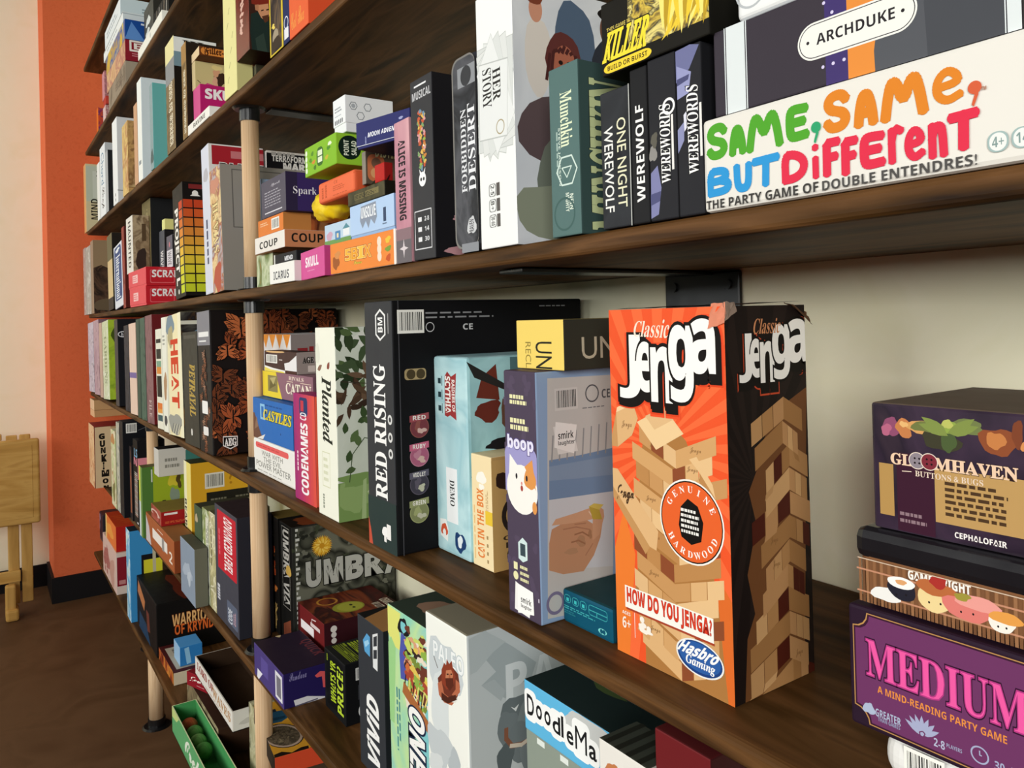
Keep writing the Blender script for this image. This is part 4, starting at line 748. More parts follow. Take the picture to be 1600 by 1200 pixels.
for q, v, L, a in ((.2, .4, .026, 60), (.32, .38, .024, 110), (.45, .42, .026, 20), (.62, .4, .02, 150), (.15, .3, .022, 80), (.25, .27, .02, 200), (.55, .33, .022, 40), (.7, .3, .02, 120), (.4, .52, .024, 100), (.3, .5, .02, 30), (.5, .5, .02, 160), (.12, .45, .02, 90)):
    b.R.leaf(q*.62, v, L*.8, L*.45, a, ['#4b5f38', '#5a7044', '#3e5230'][int(q*97) % 3])
b.R.line([(.1, .2), (.13, .34), (.24, .42), (.36, .4), (.48, .44)], .0012, '#4b5a3c').line([(.3, .2), (.32, .3), (.44, .34)], .0012, '#4b5a3c').line([(.05, .72), (.3, .7), (.7, .8)], .0012, '#3b3226')
rr_ = b = Box('large square black box with white serif title on its spine, fifth shelf', 573, 616, 670, 469.5, 5, .0, .29, '#37383b', '#141416', bev=.0022)
b.F.rect(0, 0, 1, .2, '#2c3a38').poly([(0, 0), (.14, 0), (.08, .06), (0, .11)], '#c0513c').txt('RED RISING', .3, .205, .72, .745, '#f3f2ef', 90, 's', w=.01)
b.F.poly([(.42, .865), (.58, .84), (.78, .865), (.78, .945), (.6, .97), (.42, .945)], '#e8e8e6').poly([(.46, .868), (.59, .85), (.74, .868), (.74, .94), (.6, .96), (.46, .94)], '#37383b').txt('BM', .51, .875, .68, .935, '#f0f0ee', 90, 'b').rect(.86, .87, .885, .95, '#9c9c9c')
for v in (.395, .46, .53): b.F.disc(.86, v, .006, '#d9d9d6').disc(.86, v, .003, '#3a3a3c')
b.F.blob(.6, .075, .1, .022, '#f0efec', 3, .2).rect(.66, .05, .8, .11, '#eceae6').rect(.56, .035, .64, .06, '#eceae6')
q = b.R; q.line([(.03, 0), (.03, 1)], .0012, '#4a4a4e')
(u0, v0), (u1, v1) = b.rpx(621, 522), b.rpx(662, 484); q.code(u0, v0, u1, v1)
(u0, v0), (u1, v1) = b.rpx(665, 500), b.rpx(780, 484); q.para(u0, v0, u1, v1, 2, '#8f8f92', k=.35).txt('CE', u1-.19, v0-.045, u1-.14, v0-.02, '#c9c9ca'); q.ring(u0+.02, v0-.03, .006, .001, '#c9c9ca').para(.75, .965, .95, .975, 1, '#8f8f92')
u, v = b.rpx(649, 585); q.rr(u-.05, v-.022, u+.05, v+.022, .004, '#a8936a').disc(u-.02, v, .006, '#4a3f2a').disc(u+.025, v, .006, '#4a3f2a')
for i, (c1, c2) in enumerate((('#74393f', '#8a4f48'), ('#a45a74', '#b87a8c'), ('#3f3c46', '#58525e'), ('#7d8258', '#9a9f6c'))):
    u, v = b.rpx(655.5, (668, 713, 757, 801)[i]); q.disc(u, v, .0128, c2).disc(u, v, .0118, c1).blob(u-.008, v+.005, .014, .022, c2, i, .5).blob(u+.01, v-.014, .018, .012, '#caa79c' if i < 2 else '#b9b7a0', i+4, .5).poly([(u-.045, v+.022), (u+.045, v+.03), (u+.045, v+.056), (u-.045, v+.048)], ['#9a4a50', '#c0627c', '#5a5664', '#8d9264'][i]).txt(['RED', 'RUBY', 'VIOLET', 'GREEN'][i], u-.03, v+.03, u+.03, v+.047, '#e8e2da', 0, 'b')
ra = b = Box('pale aqua box with a red brush title banner and white sticker, fifth shelf', 680, 732.5, 720, 559.5, 5, .054, .2, MOT(['#aed3d8', '#bcdde0', '#9cc6cd', '#c6e2e3'], 8), MOT(['#8fc0c6', '#a4d0d4', '#5f8f98'], 8), bev=.004)
b.F.poly([(.34, .7), (.42, .695), (.5, .705), (.68, .685), (.66, .8), (.7, .92), (.55, .9), (.44, .925), (.36, .9)], '#9c3838').txt('RAIDERS OF', .56, .725, .65, .885, '#f3ede6', -90, 'b').txt('SCYTHIA', .37, .715, .52, .9, '#f3ede6', -90, 'b', w=.02)
for v in (.86, .79, .72): b.F.rect(.15, v, .24, v+.028, '#263c42').rect(.26, v-.01, .28, v+.04, '#4d6a70')
m = MB(); sF = Face(m, (-b.w/2, -b.d/2-.0004, 0), (1, 0, 0), (0, 0, 1), (0, -1, 0), b.w, b.h); m.box(((.34-.5)*b.w, -b.d/2-.0004, .165*b.h), ((.66-.5)*b.w, -b.d/2, .44*b.h), '#eef1f1', .0001); sF.txt('DEMO', .44, .25, .58, .38, '#26282a', -90, 's'); b.part('sticker', m, 'white paper sticker with black word')
b.F.poly([(.12, .08), (.34, .06), (.36, .13), (.3, .17), (.12, .165)], '#eef0ec').blob(.24, .115, .09, .035, '#d0593a', 3, .3).blob(.24, .1, .05, .018, '#eef0ec', 5).blob(.7, .08, .14, .055, '#22406c', 4, .3).blob(.7, .085, .07, .03, '#dfe9ec', 2, .3)
q = b.R; q.rect(.3, .0, 1, .99, '#55757a').poly([(.06, .8), (.22, .78), (.2, .96), (.1, .9)], '#6d3226').blob(.14, .73, .1, .045, '#6a2f25', 6, .4).poly([(.0, .98), (.05, .9), (.28, .82), (.3, .84)], '#2c2a28').blob(.34, .7, .1, .1, '#6a4a3c', 4, .5).blob(.3, .56, .2, .035, '#1d1c1e', 6, .5).line([(.02, .42), (.1, .35), (.14, .28)], .0025, '#22252a')
ca = b = Box('cream box with orange condensed title reading upward, fifth shelf', 738, 769.5, 810, 716.5, 5, .057, .17, '#f1dcae', '#b9935c')
b.F.txt('CAT IN THE BOX', .26, .09, .58, .7, '#e2803a', 90, 'b', w=.01).para(.08, .06, .16, .7, 1, '#e8b877', 90, k=.6).blob(.5, .8, .22, .06, '#f6f2e6', 3, .25).blob(.5, .72, .12, .03, '#f6f2e6', 4, .3).para(.68, .5, .82, .72, 2, '#caa878', 90).rect(.66, .4, 1, .52, '#e8c23c')
for i in range(4): b.F.rect(.7, .06+.07*i, .78, .09+.07*i, '#a58a5c')
q = b.R; q.rect(0, 0, 1, .97, '#c29a5e').blob(.14, .78, .1, .09, '#33211a', 4, .4).ring(.2, .47, .022, .006, '#2f2520').disc(.2, .47, .013, '#e7bf3e').txt('CE', .08, .26, .2, .3, '#3f3224').ring(.17, .12, .011, .0014, '#3f3224').line([(.12, .15), (.22, .09)], .0014, '#3f3224').rect(.1, .19, .2, .24, '#3f3224')
bo = b = Box('dark purple box with a white and orange cat and lilac word, fifth shelf', 791, 840.5, 780, 582.5, 5, .01, .17, '#4d4254', '#8aa4c4', bev=.0018)
rnd = random.Random(5)
for i in range(26): b.F.blob(rnd.random(), rnd.random(), .08, .02, '#54485c', i, .3)
b.F.para(.2, .86, .78, .905, 2, '#e6e2b0', k=.7).para(.2, .755, .82, .81, 2, '#e6e2b0', k=.7)
b.F.rect(0, .5, 1, .66, '#9d98c8').ell(.5, .66, .5, .05, '#9d98c8').ell(.52, .52, .48, .1, '#f2efe8').poly([(.1, .53), (.16, .655), (.4, .615)], '#f2efe8').poly([(.95, .53), (.86, .65), (.62, .615)], '#dd9550').blob(.78, .57, .17, .045, '#dd9550', 3, .15).ell(.36, .57, .03, .012, '#27222a').ell(.68, .57, .03, .012, '#27222a').ell(.52, .545, .025, .007, '#d98a80').ell(.52, .525, .04, .012, '#a8463c').ell(.9, .46, .07, .025, '#dd9550')
b.F.txt('boop', .1, .665, .9, .735, '#e3dff2', 0, 'b', [('#5d5188', .07)], w=.02)
b.F.poly([(.36, .235), (.5, .225), (.64, .24), (.64, .31), (.5, .325), (.36, .3)], '#cfe3e0').poly([(.42, .25), (.58, .25), (.58, .3), (.42, .3)], '#3a4a50').para(.4, .14, .7, .215, 3, '#e6e2b0').rect(.2, .185, .32, .215, '#e6e2b0').disc(.26, .16, .004, '#e6e2b0').poly([(.2, .02), (.66, .01), (.76, .105), (.24, .135)], '#efeeea').poly([(.3, .01), (.8, .03), (.78, .12), (.3, .13)], '#f6f5f1').txt('smirk', .4, .06, .72, .085, '#2c2a2c', 0, 'b').txt('laughter', .4, .035, .72, .055, '#2c2a2c', 0, 'b').rect(.94, .09, .97, .105, '#cfc8d6')
q = b.R
def rr4(pts, c): q.poly([b.rpx(*p) for p in pts], c)
rr4([(855, 592), (958, 586), (958, 962), (856, 968)], '#bdbcb7')
rr4([(858, 720), (905, 712), (958, 700), (958, 775), (910, 790), (858, 785)], '#7088a6'); rr4([(858, 730), (958, 712), (958, 742), (905, 748), (858, 752)], '#8094ac')
for i in range(8): q.line([b.rpx(862+12*i, 722-2*i), b.rpx(864+12*i, 682-3*i)], .0016, '#8d8f90')
rr4([(858, 782), (958, 768), (958, 885), (858, 892)], '#c3c6c9')
(u0, v0), (u1, v1) = b.rpx(867, 643), b.rpx(902, 605); q.code(u0, v0, u1, v1, '#c9c8c3', '#3a3a3a'); q.ring(*b.rpx(925, 615), .0085, .0014, '#55565a'); b.ftx('CE', 940, 608, 953, 622, '#55565a', side='R')
(u0, v0), (u1, v1) = b.rpx(910, 640), b.rpx(955, 632); q.para(u0, v0, u1, v1, 1, '#66676a')
rr4([(864, 668), (893, 662), (903, 705), (872, 711)], '#d8d7d2'); rr4([(868, 660), (901, 664), (897, 709), (866, 700)], '#e6e5e0'); b.ftx('smirk', 872, 674, 896, 686, '#3a3a3c', 0, 'b', side='R'); b.ftx('laughter', 872, 688, 898, 697, '#3a3a3c', 0, 'b', side='R'); q.ring(*b.rpx(868, 943), .0105, .003, '#77708c')
# printed photograph of a hand holding a yellow cube
SK, SK2 = '#b98a68', '#a5775a'
rr4([(858, 892), (880, 898), (912, 893), (928, 868), (938, 840), (943, 806), (936, 800), (928, 820), (915, 812), (890, 812), (862, 828), (858, 850)], SK)
rr4([(862, 822), (868, 812), (900, 802), (928, 792), (936, 799), (925, 812), (895, 818)], '#c79a78'); rr4([(926, 812), (934, 790), (943, 797), (944, 808), (936, 836), (926, 845)], '#c29472')
for (x, y, rx, ry, c) in ((908, 846, .035, .022, '#a9805f'), (893, 862, .05, .012, '#ad8463'), (922, 835, .014, .018, '#a07656')): q.blob(*b.rpx(x, y), rx, ry, c, 5, .3)
q.line([b.rpx(880, 828), b.rpx(900, 824), b.rpx(922, 828)], .0012, SK2); q.line([b.rpx(898, 836), b.rpx(910, 832), b.rpx(920, 838)], .0014, '#96694c'); q.line([b.rpx(893, 848), b.rpx(904, 845), b.rpx(914, 850)], .0014, '#96694c'); q.line([b.rpx(920, 800), b.rpx(926, 808)], .001, '#e0c4a8'); q.line([b.rpx(898, 820), b.rpx(915, 818)], .0012, SK2); q.line([b.rpx(915, 868), b.rpx(926, 850)], .0012, SK2)
rr4([(920, 792), (936, 796), (941, 812), (926, 812)], '#b29a3e'); rr4([(920, 792), (928, 787), (943, 789), (936, 797)], '#c9b356')
un = b = Box('yellow ended box with black side lettering lying on the purple cat box, fifth shelf', 807, 880.5, 535, 499.5, bo, .03, .13, '#edcf6a', '#35352c', '#8a7a48')
b.F.txt('UN', .42, .02, .76, .56, '#26241c', -90, 'n').txt('RECL', .2, .02, .32, .55, '#8d7a3a', -90, 'n'); b.ftx('UNI', 909, 526, 972, 560, '#b9b39a', 0, 'n', side='R')
te = b = Box('small teal box with pale turquoise outline icons, fifth shelf', 879.5, 957.8, 970, 953.5, 5, .034, .1, '#0f5068', '#0c3d4c', '#153e44', bev=.003)
for i in range(3): b.F.rr(.05+.16*i, .62, .18+.16*i, .86, .003, '#3fa5a8').rr(.06+.16*i, .64, .17+.16*i, .84, .002, '#0f5068').rect(.09+.16*i, .67, .14+.16*i, .77, '#3fb9b9')
b.F.rr(.54, .56, .9, .86, .003, '#3fa5a8').rr(.55, .58, .89, .84, .002, '#0f5068').line([(.55, .7), (.89, .7)], .0008, '#3fa5a8').line([(.7, .58), (.7, .7)], .0008, '#3fa5a8').para(.04, .42, .72, .54, 2, '#3fa5a8').para(.04, .28, .3, .4, 2, '#2c7f88').ell(.8, .24, .08, .08, '#7fd8d0').disc(.78, .24, .002, '#0f5068').disc(.83, .24, .002, '#0f5068')
b.T.blob(.75, .5, .2, .3, '#1f6a58', 3)
# ---- the tall wooden-block tower game
BX = Box('tall orange box picturing a wooden block tower, worn top corner, fifth shelf', 959, 1139.5, 780, 479, 5, .032, 1265, '#e8552c', '#1c1412', '#2a1d18', bev=.0015)
f = BX.F; f.rays(.45, .62, 30, '#e8552a', '#f0693a', .2)
f.poly([(0, 0), (0, .3), (.1, .42), (.2, .3), (.12, 0)], '#e87a30').poly([(.9, 0), (.84, .18), (.92, .3), (1, .26), (1, 0)], '#d96a2c')
def slab(f, x, y, w, h, sx, cf, cs=None, ct=None, d=.03):
    """one printed wooden block: front end, a slanted side and its top"""
    f.poly([(x, y), (x+w, y-sx*w), (x+w, y+h-sx*w), (x, y+h)], cf)
woods = ['#d9ad78', '#cf9f68', '#e2bb88', '#c4925c', '#dcb482', '#b9854f']
def tower(f, cx, wl, wr, v0, v1, n, seed, tones, dark, sl=.35, gap=.2, jit=.03):
    """a picture of a stacked tower: two visible sides meeting at cx, alternating long blocks and block ends"""
    rnd = random.Random(seed); hh = (v1-v0)/n
    for i in range(n):
        y = v0+i*hh; jl, jr = rnd.uniform(-jit, jit), rnd.uniform(-jit, jit); c = cx+rnd.uniform(-jit, jit)*.6
        kl, kr = sl*wl*.5, sl*wr*.5
        for side in (0, 1):
            w = wl+jl if side == 0 else wr+jr
            if (i+side) % 2 == 0:
                t = rnd.choice(tones); q = [(c, y), (c, y+hh*.94)]
                e = c-w if side == 0 else c+w; k = kl if side == 0 else kr
                f.poly([(c, y), (e, y+k), (e, y+k+hh*.94), (c, y+hh*.94)], t)
            else:
                for m_ in range(3):
                    if rnd.random() < gap: t = dark
                    else: t = rnd.choice(tones)
                    a0, a1 = m_/3, (m_+.96)/3; s_ = -1 if side == 0 else 1; k = kl if side == 0 else kr
                    f.poly([(c+s_*w*a0, y+k*a0), (c+s_*w*a1, y+k*a1), (c+s_*w*a1, y+k*a1+hh*.94), (c+s_*w*a0, y+k*a0+hh*.94)], t)
                    if t != dark and rnd.random() < .15: f.poly([(c+s_*w*a0, y+k*a0), (c+s_*w*a1, y+k*a1), (c+s_*(w*a1+.02), y+k*a1-.02), (c+s_*(w*a0+.02), y+k*a0-.02)], rnd.choice(tones))
            if rnd.random() < .35:
                e = c-w*.55 if side == 0 else c+w*.5; f.txt('Jenga', e-.045, y+hh*.35+kl*.5, e+.045, y+hh*.7+kl*.5, '#7d5530', 0, 'c', sk=0)
f.poly([BX.fpx(*p) for p in ((1040, 652), (1072, 690), (1090, 740), (1108, 800), (1112, 880), (1124, 960), (1132, 1040), (1139, 1110), (1060, 1070), (1010, 1045), (1008, 960), (992, 930), (1000, 860), (990, 800), (1002, 740), (1004, 690))], '#a9753f')
tower(f, .58, .36, .34, 0, .62, 12, 7, woods, '#8a4a2c', .32, .2, .06)
f.poly([(.25, .68), (.5, .73), (.66, .665), (.42, .61)], '#e9c795').poly([(.33, .7), (.5, .73), (.58, .7), (.41, .665)], '#dcb482')
f.poly([(.0, .63), (.05, .7), (.22, .73), (.26, .69), (.2, .64), (.06, .6)], '#d9ad78').poly([(.05, .7), (.22, .73), (.23, .745), (.06, .715)], '#eccb9c').poly([(.0, .6), (.06, .6), (.05, .7), (.0, .63)], '#c4925c').txt('Jenga', .1, .655, .2, .68, '#7d5530', 0, 'c')
f.poly([(.0, .535), (.05, .535), (.42, .385), (.4, .33), (.34, .335), (.0, .48)], '#dbb07c').poly([(.0, .48), (.34, .335), (.3, .31), (.0, .45)], '#c0905a').txt('Jenga', .03, .44, .2, .49, '#3a2416', 0, 'c', [('#dbb07c', .05)], w=.03, sk=0)
f.poly([(.7, .6), (.78, .57), (.9, .51), (.88, .545), (.76, .61)], '#e2bb88').poly([(.78, .57), (.9, .51), (.9, .47), (.78, .53)], '#b9854f')
# round badge
ra_, cy_ = .0315, .435
f.disc(.7, cy_, ra_, '#f1ede6', 36).disc(.7, cy_, ra_*.96, '#17130f', 36).disc(.7, cy_, ra_*.93, '#e2612c', 36)
f.poly([(.6, .42), (.62, .39), (.7, .375), (.78, .39), (.8, .44), (.76, .48), (.68, .495), (.62, .47)], '#15110f').para(.62, .4, .78, .47, 5, '#e9e6e0', k=.55)
for wd, a0, s_ in (('GENUINE', 150, -1), ('HARDWOOD', 215, 1)):
    n = len(wd)
    for i, ch in enumerate(wd):
        a = R(a0+s_*(120/(n-1))*i); rr2 = ra_*.77; gx, gy = .7+rr2*math.cos(a)/f.W, cy_+rr2*math.sin(a)/f.H
        vs, fs, bb = glyphs(ch, 's'); sc = .0072; th = a-math.pi/2 if s_ < 0 else a+math.pi/2; f.k += 1
        f.mb.add([f.P(gx+((x-bb[2]/2)*sc*math.cos(th)-(y-.35)*sc*math.sin(th))/f.W, gy+((x-bb[2]/2)*sc*math.sin(th)+(y-.35)*sc*math.cos(th))/f.H) for x, y in vs], fs, '#f3efe8')
def logo(side, letters, ring1, ring2, ink):
    """bouncing letters, each of its own size, with a dark block shadow and a rim"""
    f = BX.F if side == 'F' else BX.R; g = BX.fpx if side == 'F' else BX.rpx
    def one(ch, x0, yt, x1, yb, ink_, off, dx, dy):
        vs, fs, _ = glyphs(ch, 'b', off); _, _, bb = glyphs(ch, 'b', 0); f.k += 1; out = []; xm, ym = (x0+x1)/2, (yt+yb)/2
        u0, u1 = g(x0, ym)[0], g(x1, ym)[0]; v0, v1 = g(xm, yb)[1], g(xm, yt)[1]
        for x, y in vs: out.append(f.P(min(.998, max(.002, u0+(x-bb[0])/(bb[2]-bb[0])*(u1-u0)+dx)), min(.998, v0+(y-bb[1])/(bb[3]-bb[1])*(v1-v0)+dy)))
        f.mb.add(out, fs, ink_)
    for ink_, off, dx, dy in ((ring2, .115, .022, -.014), (ring1, .09, .022, -.014), ('#15110f', .07, .022, -.014), ('#15110f', .065, .010, -.007)):
        for l in letters: one(*l, ink_, off, dx, dy)
    for l in letters: one(*l, '#15110f', .05, 0, 0); one(*l, ink, .012, 0, 0)
logo('F', [('J', 969.5, 525, 1000, 622), ('e', 995, 536, 1021, 612), ('n', 1018, 544, 1050, 628), ('g', 1046, 510, 1083, 628), ('a', 1078, 500, 1117, 584)], '#d8431f', '#e9502a', '#f4f1ec')
BX.ftx('Classic', 991, 501, 1046, 528, '#f3e0cc', 0, 's', sk=.1, tp=.2)
u0, u1, v0, v1 = BX.fpx(978, 955)[0], BX.fpx(1115, 965)[0], BX.fpx(1046, 977)[1], BX.fpx(1046, 941)[1]; f.rect(u0, v0, u1, v1, '#f3efe6').rect(u0+.01, v0-.006, u1+.005, v0, '#a5422a'); BX.ftx('HOW DO YOU JENGA?', 981, 944, 1112, 974, '#d23a22', 0, 'b', [('#8a1f14', .03)], w=.01)
f.txt('AGES', .06, .115, .14, .125, '#f3e9dc').txt('6+', .06, .075, .14, .108, '#f3e9dc', 0, 'b').line([(.18, .06), (.18, .13)], .0006, '#f3e9dc').blob(.25, .1, .035, .012, '#f3e9dc', 2, .4).blob(.28, .09, .05, .008, '#f3e9dc', 4, .5).disc(.25, .12, .0025, '#f3e9dc').disc(.31, .1, .0025, '#f3e9dc')
f.ell(.74, .083, .19, .047, '#e9e9e6', 36).ell(.74, .083, .178, .043, '#1d3f7d', 36).ell(.74, .085, .165, .038, '#2c5ba0', 36).txt('Hasbro', .59, .083, .89, .117, '#f4f4f2', 0, 'b', w=.02, sk=.2).txt('Gaming', .63, .052, .86, .082, '#f4f4f2', 0, 'i', w=.01)
g_ = BX.R; g_.rays(.3, .55, 26, '#1c1412', '#241a17', .1)
wd2 = ['#b98c5c', '#ab7d4e', '#c79a68', '#9c6f42', '#b58658']
g_.poly([BX.rpx(*p) for p in ((1192, 690), (1215, 640), (1262, 605), (1258, 1070), (1165, 1105), (1168, 1000), (1180, 960), (1168, 900), (1182, 820), (1170, 770), (1188, 720))], '#6d4426')
tower(g_, .70, .40, .27, 0, .76, 12, 12, wd2, '#4a1c12', -.30, .22, .1)
logo('R', [('J', 1155, 523, 1174, 598), ('e', 1172, 531, 1190, 590), ('n', 1188, 535, 1209, 597), ('g', 1207, 508, 1233, 592), ('a', 1230, 500, 1260, 566)], '#1c1412', '#c0492a', '#f1ece4')
BX.ftx('Classic', 1177, 498, 1219, 522, '#c9875c', 0, 's', sk=.1, side='R')
# torn, crumpled corner at the top
m = MB(); rnd = random.Random(3); hw, hd = BX.w/2, BX.d/2
def crumple(m, pts, n, c, s):
    o = len(m.v); vs = []; 
    for i in range(n):
        for j in range(n):
            p = [sum(w_*pt[k] for w_, pt in zip(((1-i/(n-1))*(1-j/(n-1)), (i/(n-1))*(1-j/(n-1)), (i/(n-1))*(j/(n-1)), (1-i/(n-1))*(j/(n-1))), pts)) for k in range(3)]
            vs.append((p[0]+rnd.uniform(-s, s), p[1]+rnd.uniform(-s, s), p[2]+rnd.uniform(-s, s)))
    m.add(vs, [(i*n+j, i*n+j+1, (i+1)*n+j+1, (i+1)*n+j) for i in range(n-1) for j in range(n-1)], c)
crumple(m, [(hw-.014, -hd-.0015, BX.h-.016), (hw+.0015, -hd-.0015, BX.h-.012), (hw+.001, -hd, BX.h+.0025), (hw-.012, -hd, BX.h+.002)], 5, '#d9876a', .0007)
crumple(m, [(hw+.0015, -hd-.001, BX.h-.01), (hw+.002, -hd+.012, BX.h-.004), (hw, -hd+.012, BX.h+.003), (hw, -hd, BX.h+.003)], 5, '#8a7668', .0007)
BX.part('torn_corner', m, 'crumpled torn corner showing pale card')
m = MB(); crumple(m, [(-hw+.004, -hd+.003, BX.h+.0008), (hw-.002, -hd+.003, BX.h+.0012), (hw-.004, hd+.003, BX.h+.003), (-hw+.006, hd+.002, BX.h+.002)], 8, '#3a2a22', .0006)
crumple(m, [(hw-.003, hd-.022, BX.h+.002), (hw+.0035, hd-.018, BX.h+.001), (hw+.005, hd+.002, BX.h-.016), (hw, hd+.003, BX.h-.006)], 6, '#5d4330', .0008)
BX.part('top_flap', m)
# ---- pile at the near end
def fp(b, px, py):
    """a picture point on the front of a straight-standing box, in 0..1 of that front"""
    p = atY(px, py, b.loc.y-b.d/2); return ((p.x-b.loc.x)/b.w+.5, (p.z-b.z)/b.h)
def ft(b, t, x0, y0, x1, yb, *a, **k):
    """lettering between two picture points of its left edge (top y0, bottom yb) and the column x1"""
    u0, v1 = fp(b, x0, y0); v0 = fp(b, x0, yb)[1]; u1 = fp(b, x1, y0)[0]; b.F.txt(t, u0, v0, u1, v1, *a, **k)
def fb(b, px, py, rx, ry, col, seed=1, jag=.2):
    u, v = fp(b, px, py); u2 = fp(b, px+rx, py)[0]; v2 = fp(b, px, py-ry)[1]; b.F.blob(u, v, u2-u, v2-v, col, seed, jag)
hw_ = atY(1331, 1128, FR+.03).z-SH[5]-.0006
wh = b = Box('white rounded box with a barcode at the bottom of the near pile, fifth shelf', 1374, 1720, 1180, 1100, 5, .036, .16, '#e6e4e0', '#c9c7c2', bev=.012, h=hw_)
u0, v0 = fp(b, 1413, 1200); u1, v1 = fp(b, 1475, 1172); b.F.code(u0, .1, u1, .88)
md = b = Box('purple box with big pink capitals under the sushi tin, near end of fifth shelf', 1327, 1672, 1035, 941, wh, .03, .14, '#2a1a2a', '#1c1420', yx=1322, bev=.002)
def notch(e, c):
    ex, ey = e/b.w, e/b.h; r = .009; rx, ry = r/b.w, r/b.h; pts = []
    for cx, cy, a0 in ((1-ex, ey, 180), (1-ex, 1-ey, 270), (ex, 1-ey, 0), (ex, ey, 90)):
        for i in range(5):
            a = R(a0-22.5*i) ; pts.append((cx+rx*math.cos(a), cy+ry*math.sin(a)))
    b.F.poly(pts, c)
notch(.003, '#b98a50'); notch(.0036, '#3a1a30'); notch(.0046, '#6b3560')
ft(b, 'MEDIUM', 1353, 999, 1603, 1055, '#e8589f', 0, 's', [('#331630', .045), ('#b23a80', .018)], w=-.008)
ft(b, 'A MIND-READING PARTY GAME', 1371, 1072, 1571, 1083, '#e0893f', 0, 'b')
fb(b, 1358, 1108, 8, 10, '#a9b4cc', 3, .4); ft(b, 'GREATER', 1368, 1107, 1407, 1119, '#a9b4cc', 0, 'b'); ft(b, 'THAN GAMES', 1372, 1121, 1406, 1127, '#8f97b4', 0, 'b')
for i in range(7):
    u, v = fp(b, 1441, 1150); b.F.leaf(u, v, .011, .003, 30+20*i, '#a3a8c6')
fb(b, 1441, 1148, 5, 5, '#6b3560', 2); fb(b, 1441, 1148, 3, 3, '#a3a8c6', 2)
ft(b, '2-8', 1459, 1153, 1476, 1166, '#b3b6cf', 0, 'b'); ft(b, 'PLAYERS', 1479, 1162, 1503, 1168, '#9a9cba', 0, 'b')
u, v = fp(b, 1531, 1181); b.F.disc(u, v, .0046, '#a3a8c6').disc(u, v, .0038, '#6b3560').line([(u, v+.03), (u, v), (u+.008, v)], .0006, '#a3a8c6')
ft(b, '30-45', 1554, 1189, 1592, 1203, '#a3a8c6', 0, 'b')
ti = b = Box('bamboo patterned tin with smiling sushi pictures and a black lid, near end of fifth shelf', 1340, 1645, 900, 826, md, .036, .135, '#7d5436', '#6b4630', bev=.008, yx=1339, name='game_tin')
F2, R2, T2 = b.lid(.60, M('#18161a', .22), M('#141216', .22), M('#1d1b1f', .25), bev=.006, grow=.0016)
b.parts[-1] = ('lid', b.parts[-1][1], 'glossy black lid'); F2.line([(.03, .04), (.97, .04)], .0006, '#d0b8a0')
for i in range(46): b.F.rect(.01+.0215*i, .02, .0265+.0215*i, .6, ['#8a5f3f', '#7a5236', '#966a48', '#6d4930'][(i*7) % 4])
for v in (.16, .46): b.F.line([(.0, v), (1, v)], .001, '#c0886a')
ft(b, 'GAMEWRIGHT', 1419, 891, 1516, 905, '#f0ebe4', 0, 'b', w=.02)
fb(b, 1384, 930, 21, 12, '#e9e7e2', 3, .25); fb(b, 1409, 922, 23, 17, '#24232e', 5, .08); fb(b, 1408, 912, 22, 9, '#f1efea', 2, .06); fb(b, 1408, 911, 9, 4, '#d9a06a', 2)
fb(b, 1460, 938, 26, 21, '#e8cf94', 4, .12); fb(b, 1462, 921, 30, 12, '#b5673a', 7, .2); fb(b, 1466, 911, 15, 9, '#a8322c', 6, .3); fb(b, 1512, 953, 38, 20, '#d9786f', 8, .2); fb(b, 1528, 945, 35, 12, '#e59a90', 3, .15); fb(b, 1504, 934, 13, 6, '#9a8f3a', 2, .3); fb(b, 1566, 976, 22, 14, '#efe8dc', 2, .12); fb(b, 1572, 968, 26, 10, '#e09a4a', 3, .15)
for x, y in ((1401, 930), (1416, 931), (1452, 942), (1470, 945), (1502, 957), (1521, 961), (1560, 980), (1573, 983)): fb(b, x, y, 1.6, 1.8, '#1e1a1c', 1, 0)
gl = b = Box('glossy dark purple box with a green fairy, topmost of the near pile, fifth shelf', 1362.8, 1640, 720, 629, ti, .04, .125, MOT(['#2c2132', '#3a2a3c', '#241a28', '#40303a'], 10, rough=.25), '#221a26', M('#6d5d4f', .5), yx=1362.8, bev=.0018)
for x, y, rx, ry, c, s_ in ((1392, 668, 12, 17, '#8a4a68', 3), (1385, 672, 8, 9, '#b0607c', 2), (1412, 670, 13, 14, '#c07a48', 5), (1436, 668, 22, 9, '#d09a5c', 6), (1412, 664, 6, 5, '#e0b070', 7), (1470, 690, 30, 16, '#3c3a2a', 9), (1448, 668, 22, 10, '#6d7440', 3), (1512, 668, 28, 11, '#6d7846', 5), (1560, 692, 28, 24, '#8a4a2c', 8), (1556, 690, 14, 15, '#c07a44', 4), (1590, 680, 10, 20, '#7a4028', 6), (1482, 672, 15, 12, '#8aa048', 2), (1482, 692, 11, 18, '#4a5a34', 4), (1480, 664, 8, 8, '#b4b860', 3), (1604, 700, 8, 10, '#d08a50', 3)): fb(b, x, y, rx, ry, c, s_, .3)
for a_ in (150, 165, 20, 35):
    u, v = fp(b, 1482, 680); b.F.leaf(u, v, .017, .0055, a_, '#7d8c46')
u0, v0 = fp(b, 1376, 803); u1, v1 = fp(b, 1640, 762); b.F.rect(u0, v0, fp(b, 1398, 800)[0], v1, '#b08a50').rect(fp(b, 1462, 800)[0], v0+.02, 1, v1+.02, '#b8925a').rect(fp(b, 1403, 800)[0], v0-.1, fp(b, 1461, 800)[0], v1+.1, '#3a1a2c')
ft(b, 'GL', 1392, 708, 1424, 725, '#e6c4a6', 0, 's', [('#2c1a1e', .05)], w=.02); ft(b, 'MHAVEN', 1460, 716, 1590, 735, '#e6c4a6', 0, 's', [('#2c1a1e', .05)], w=.02)
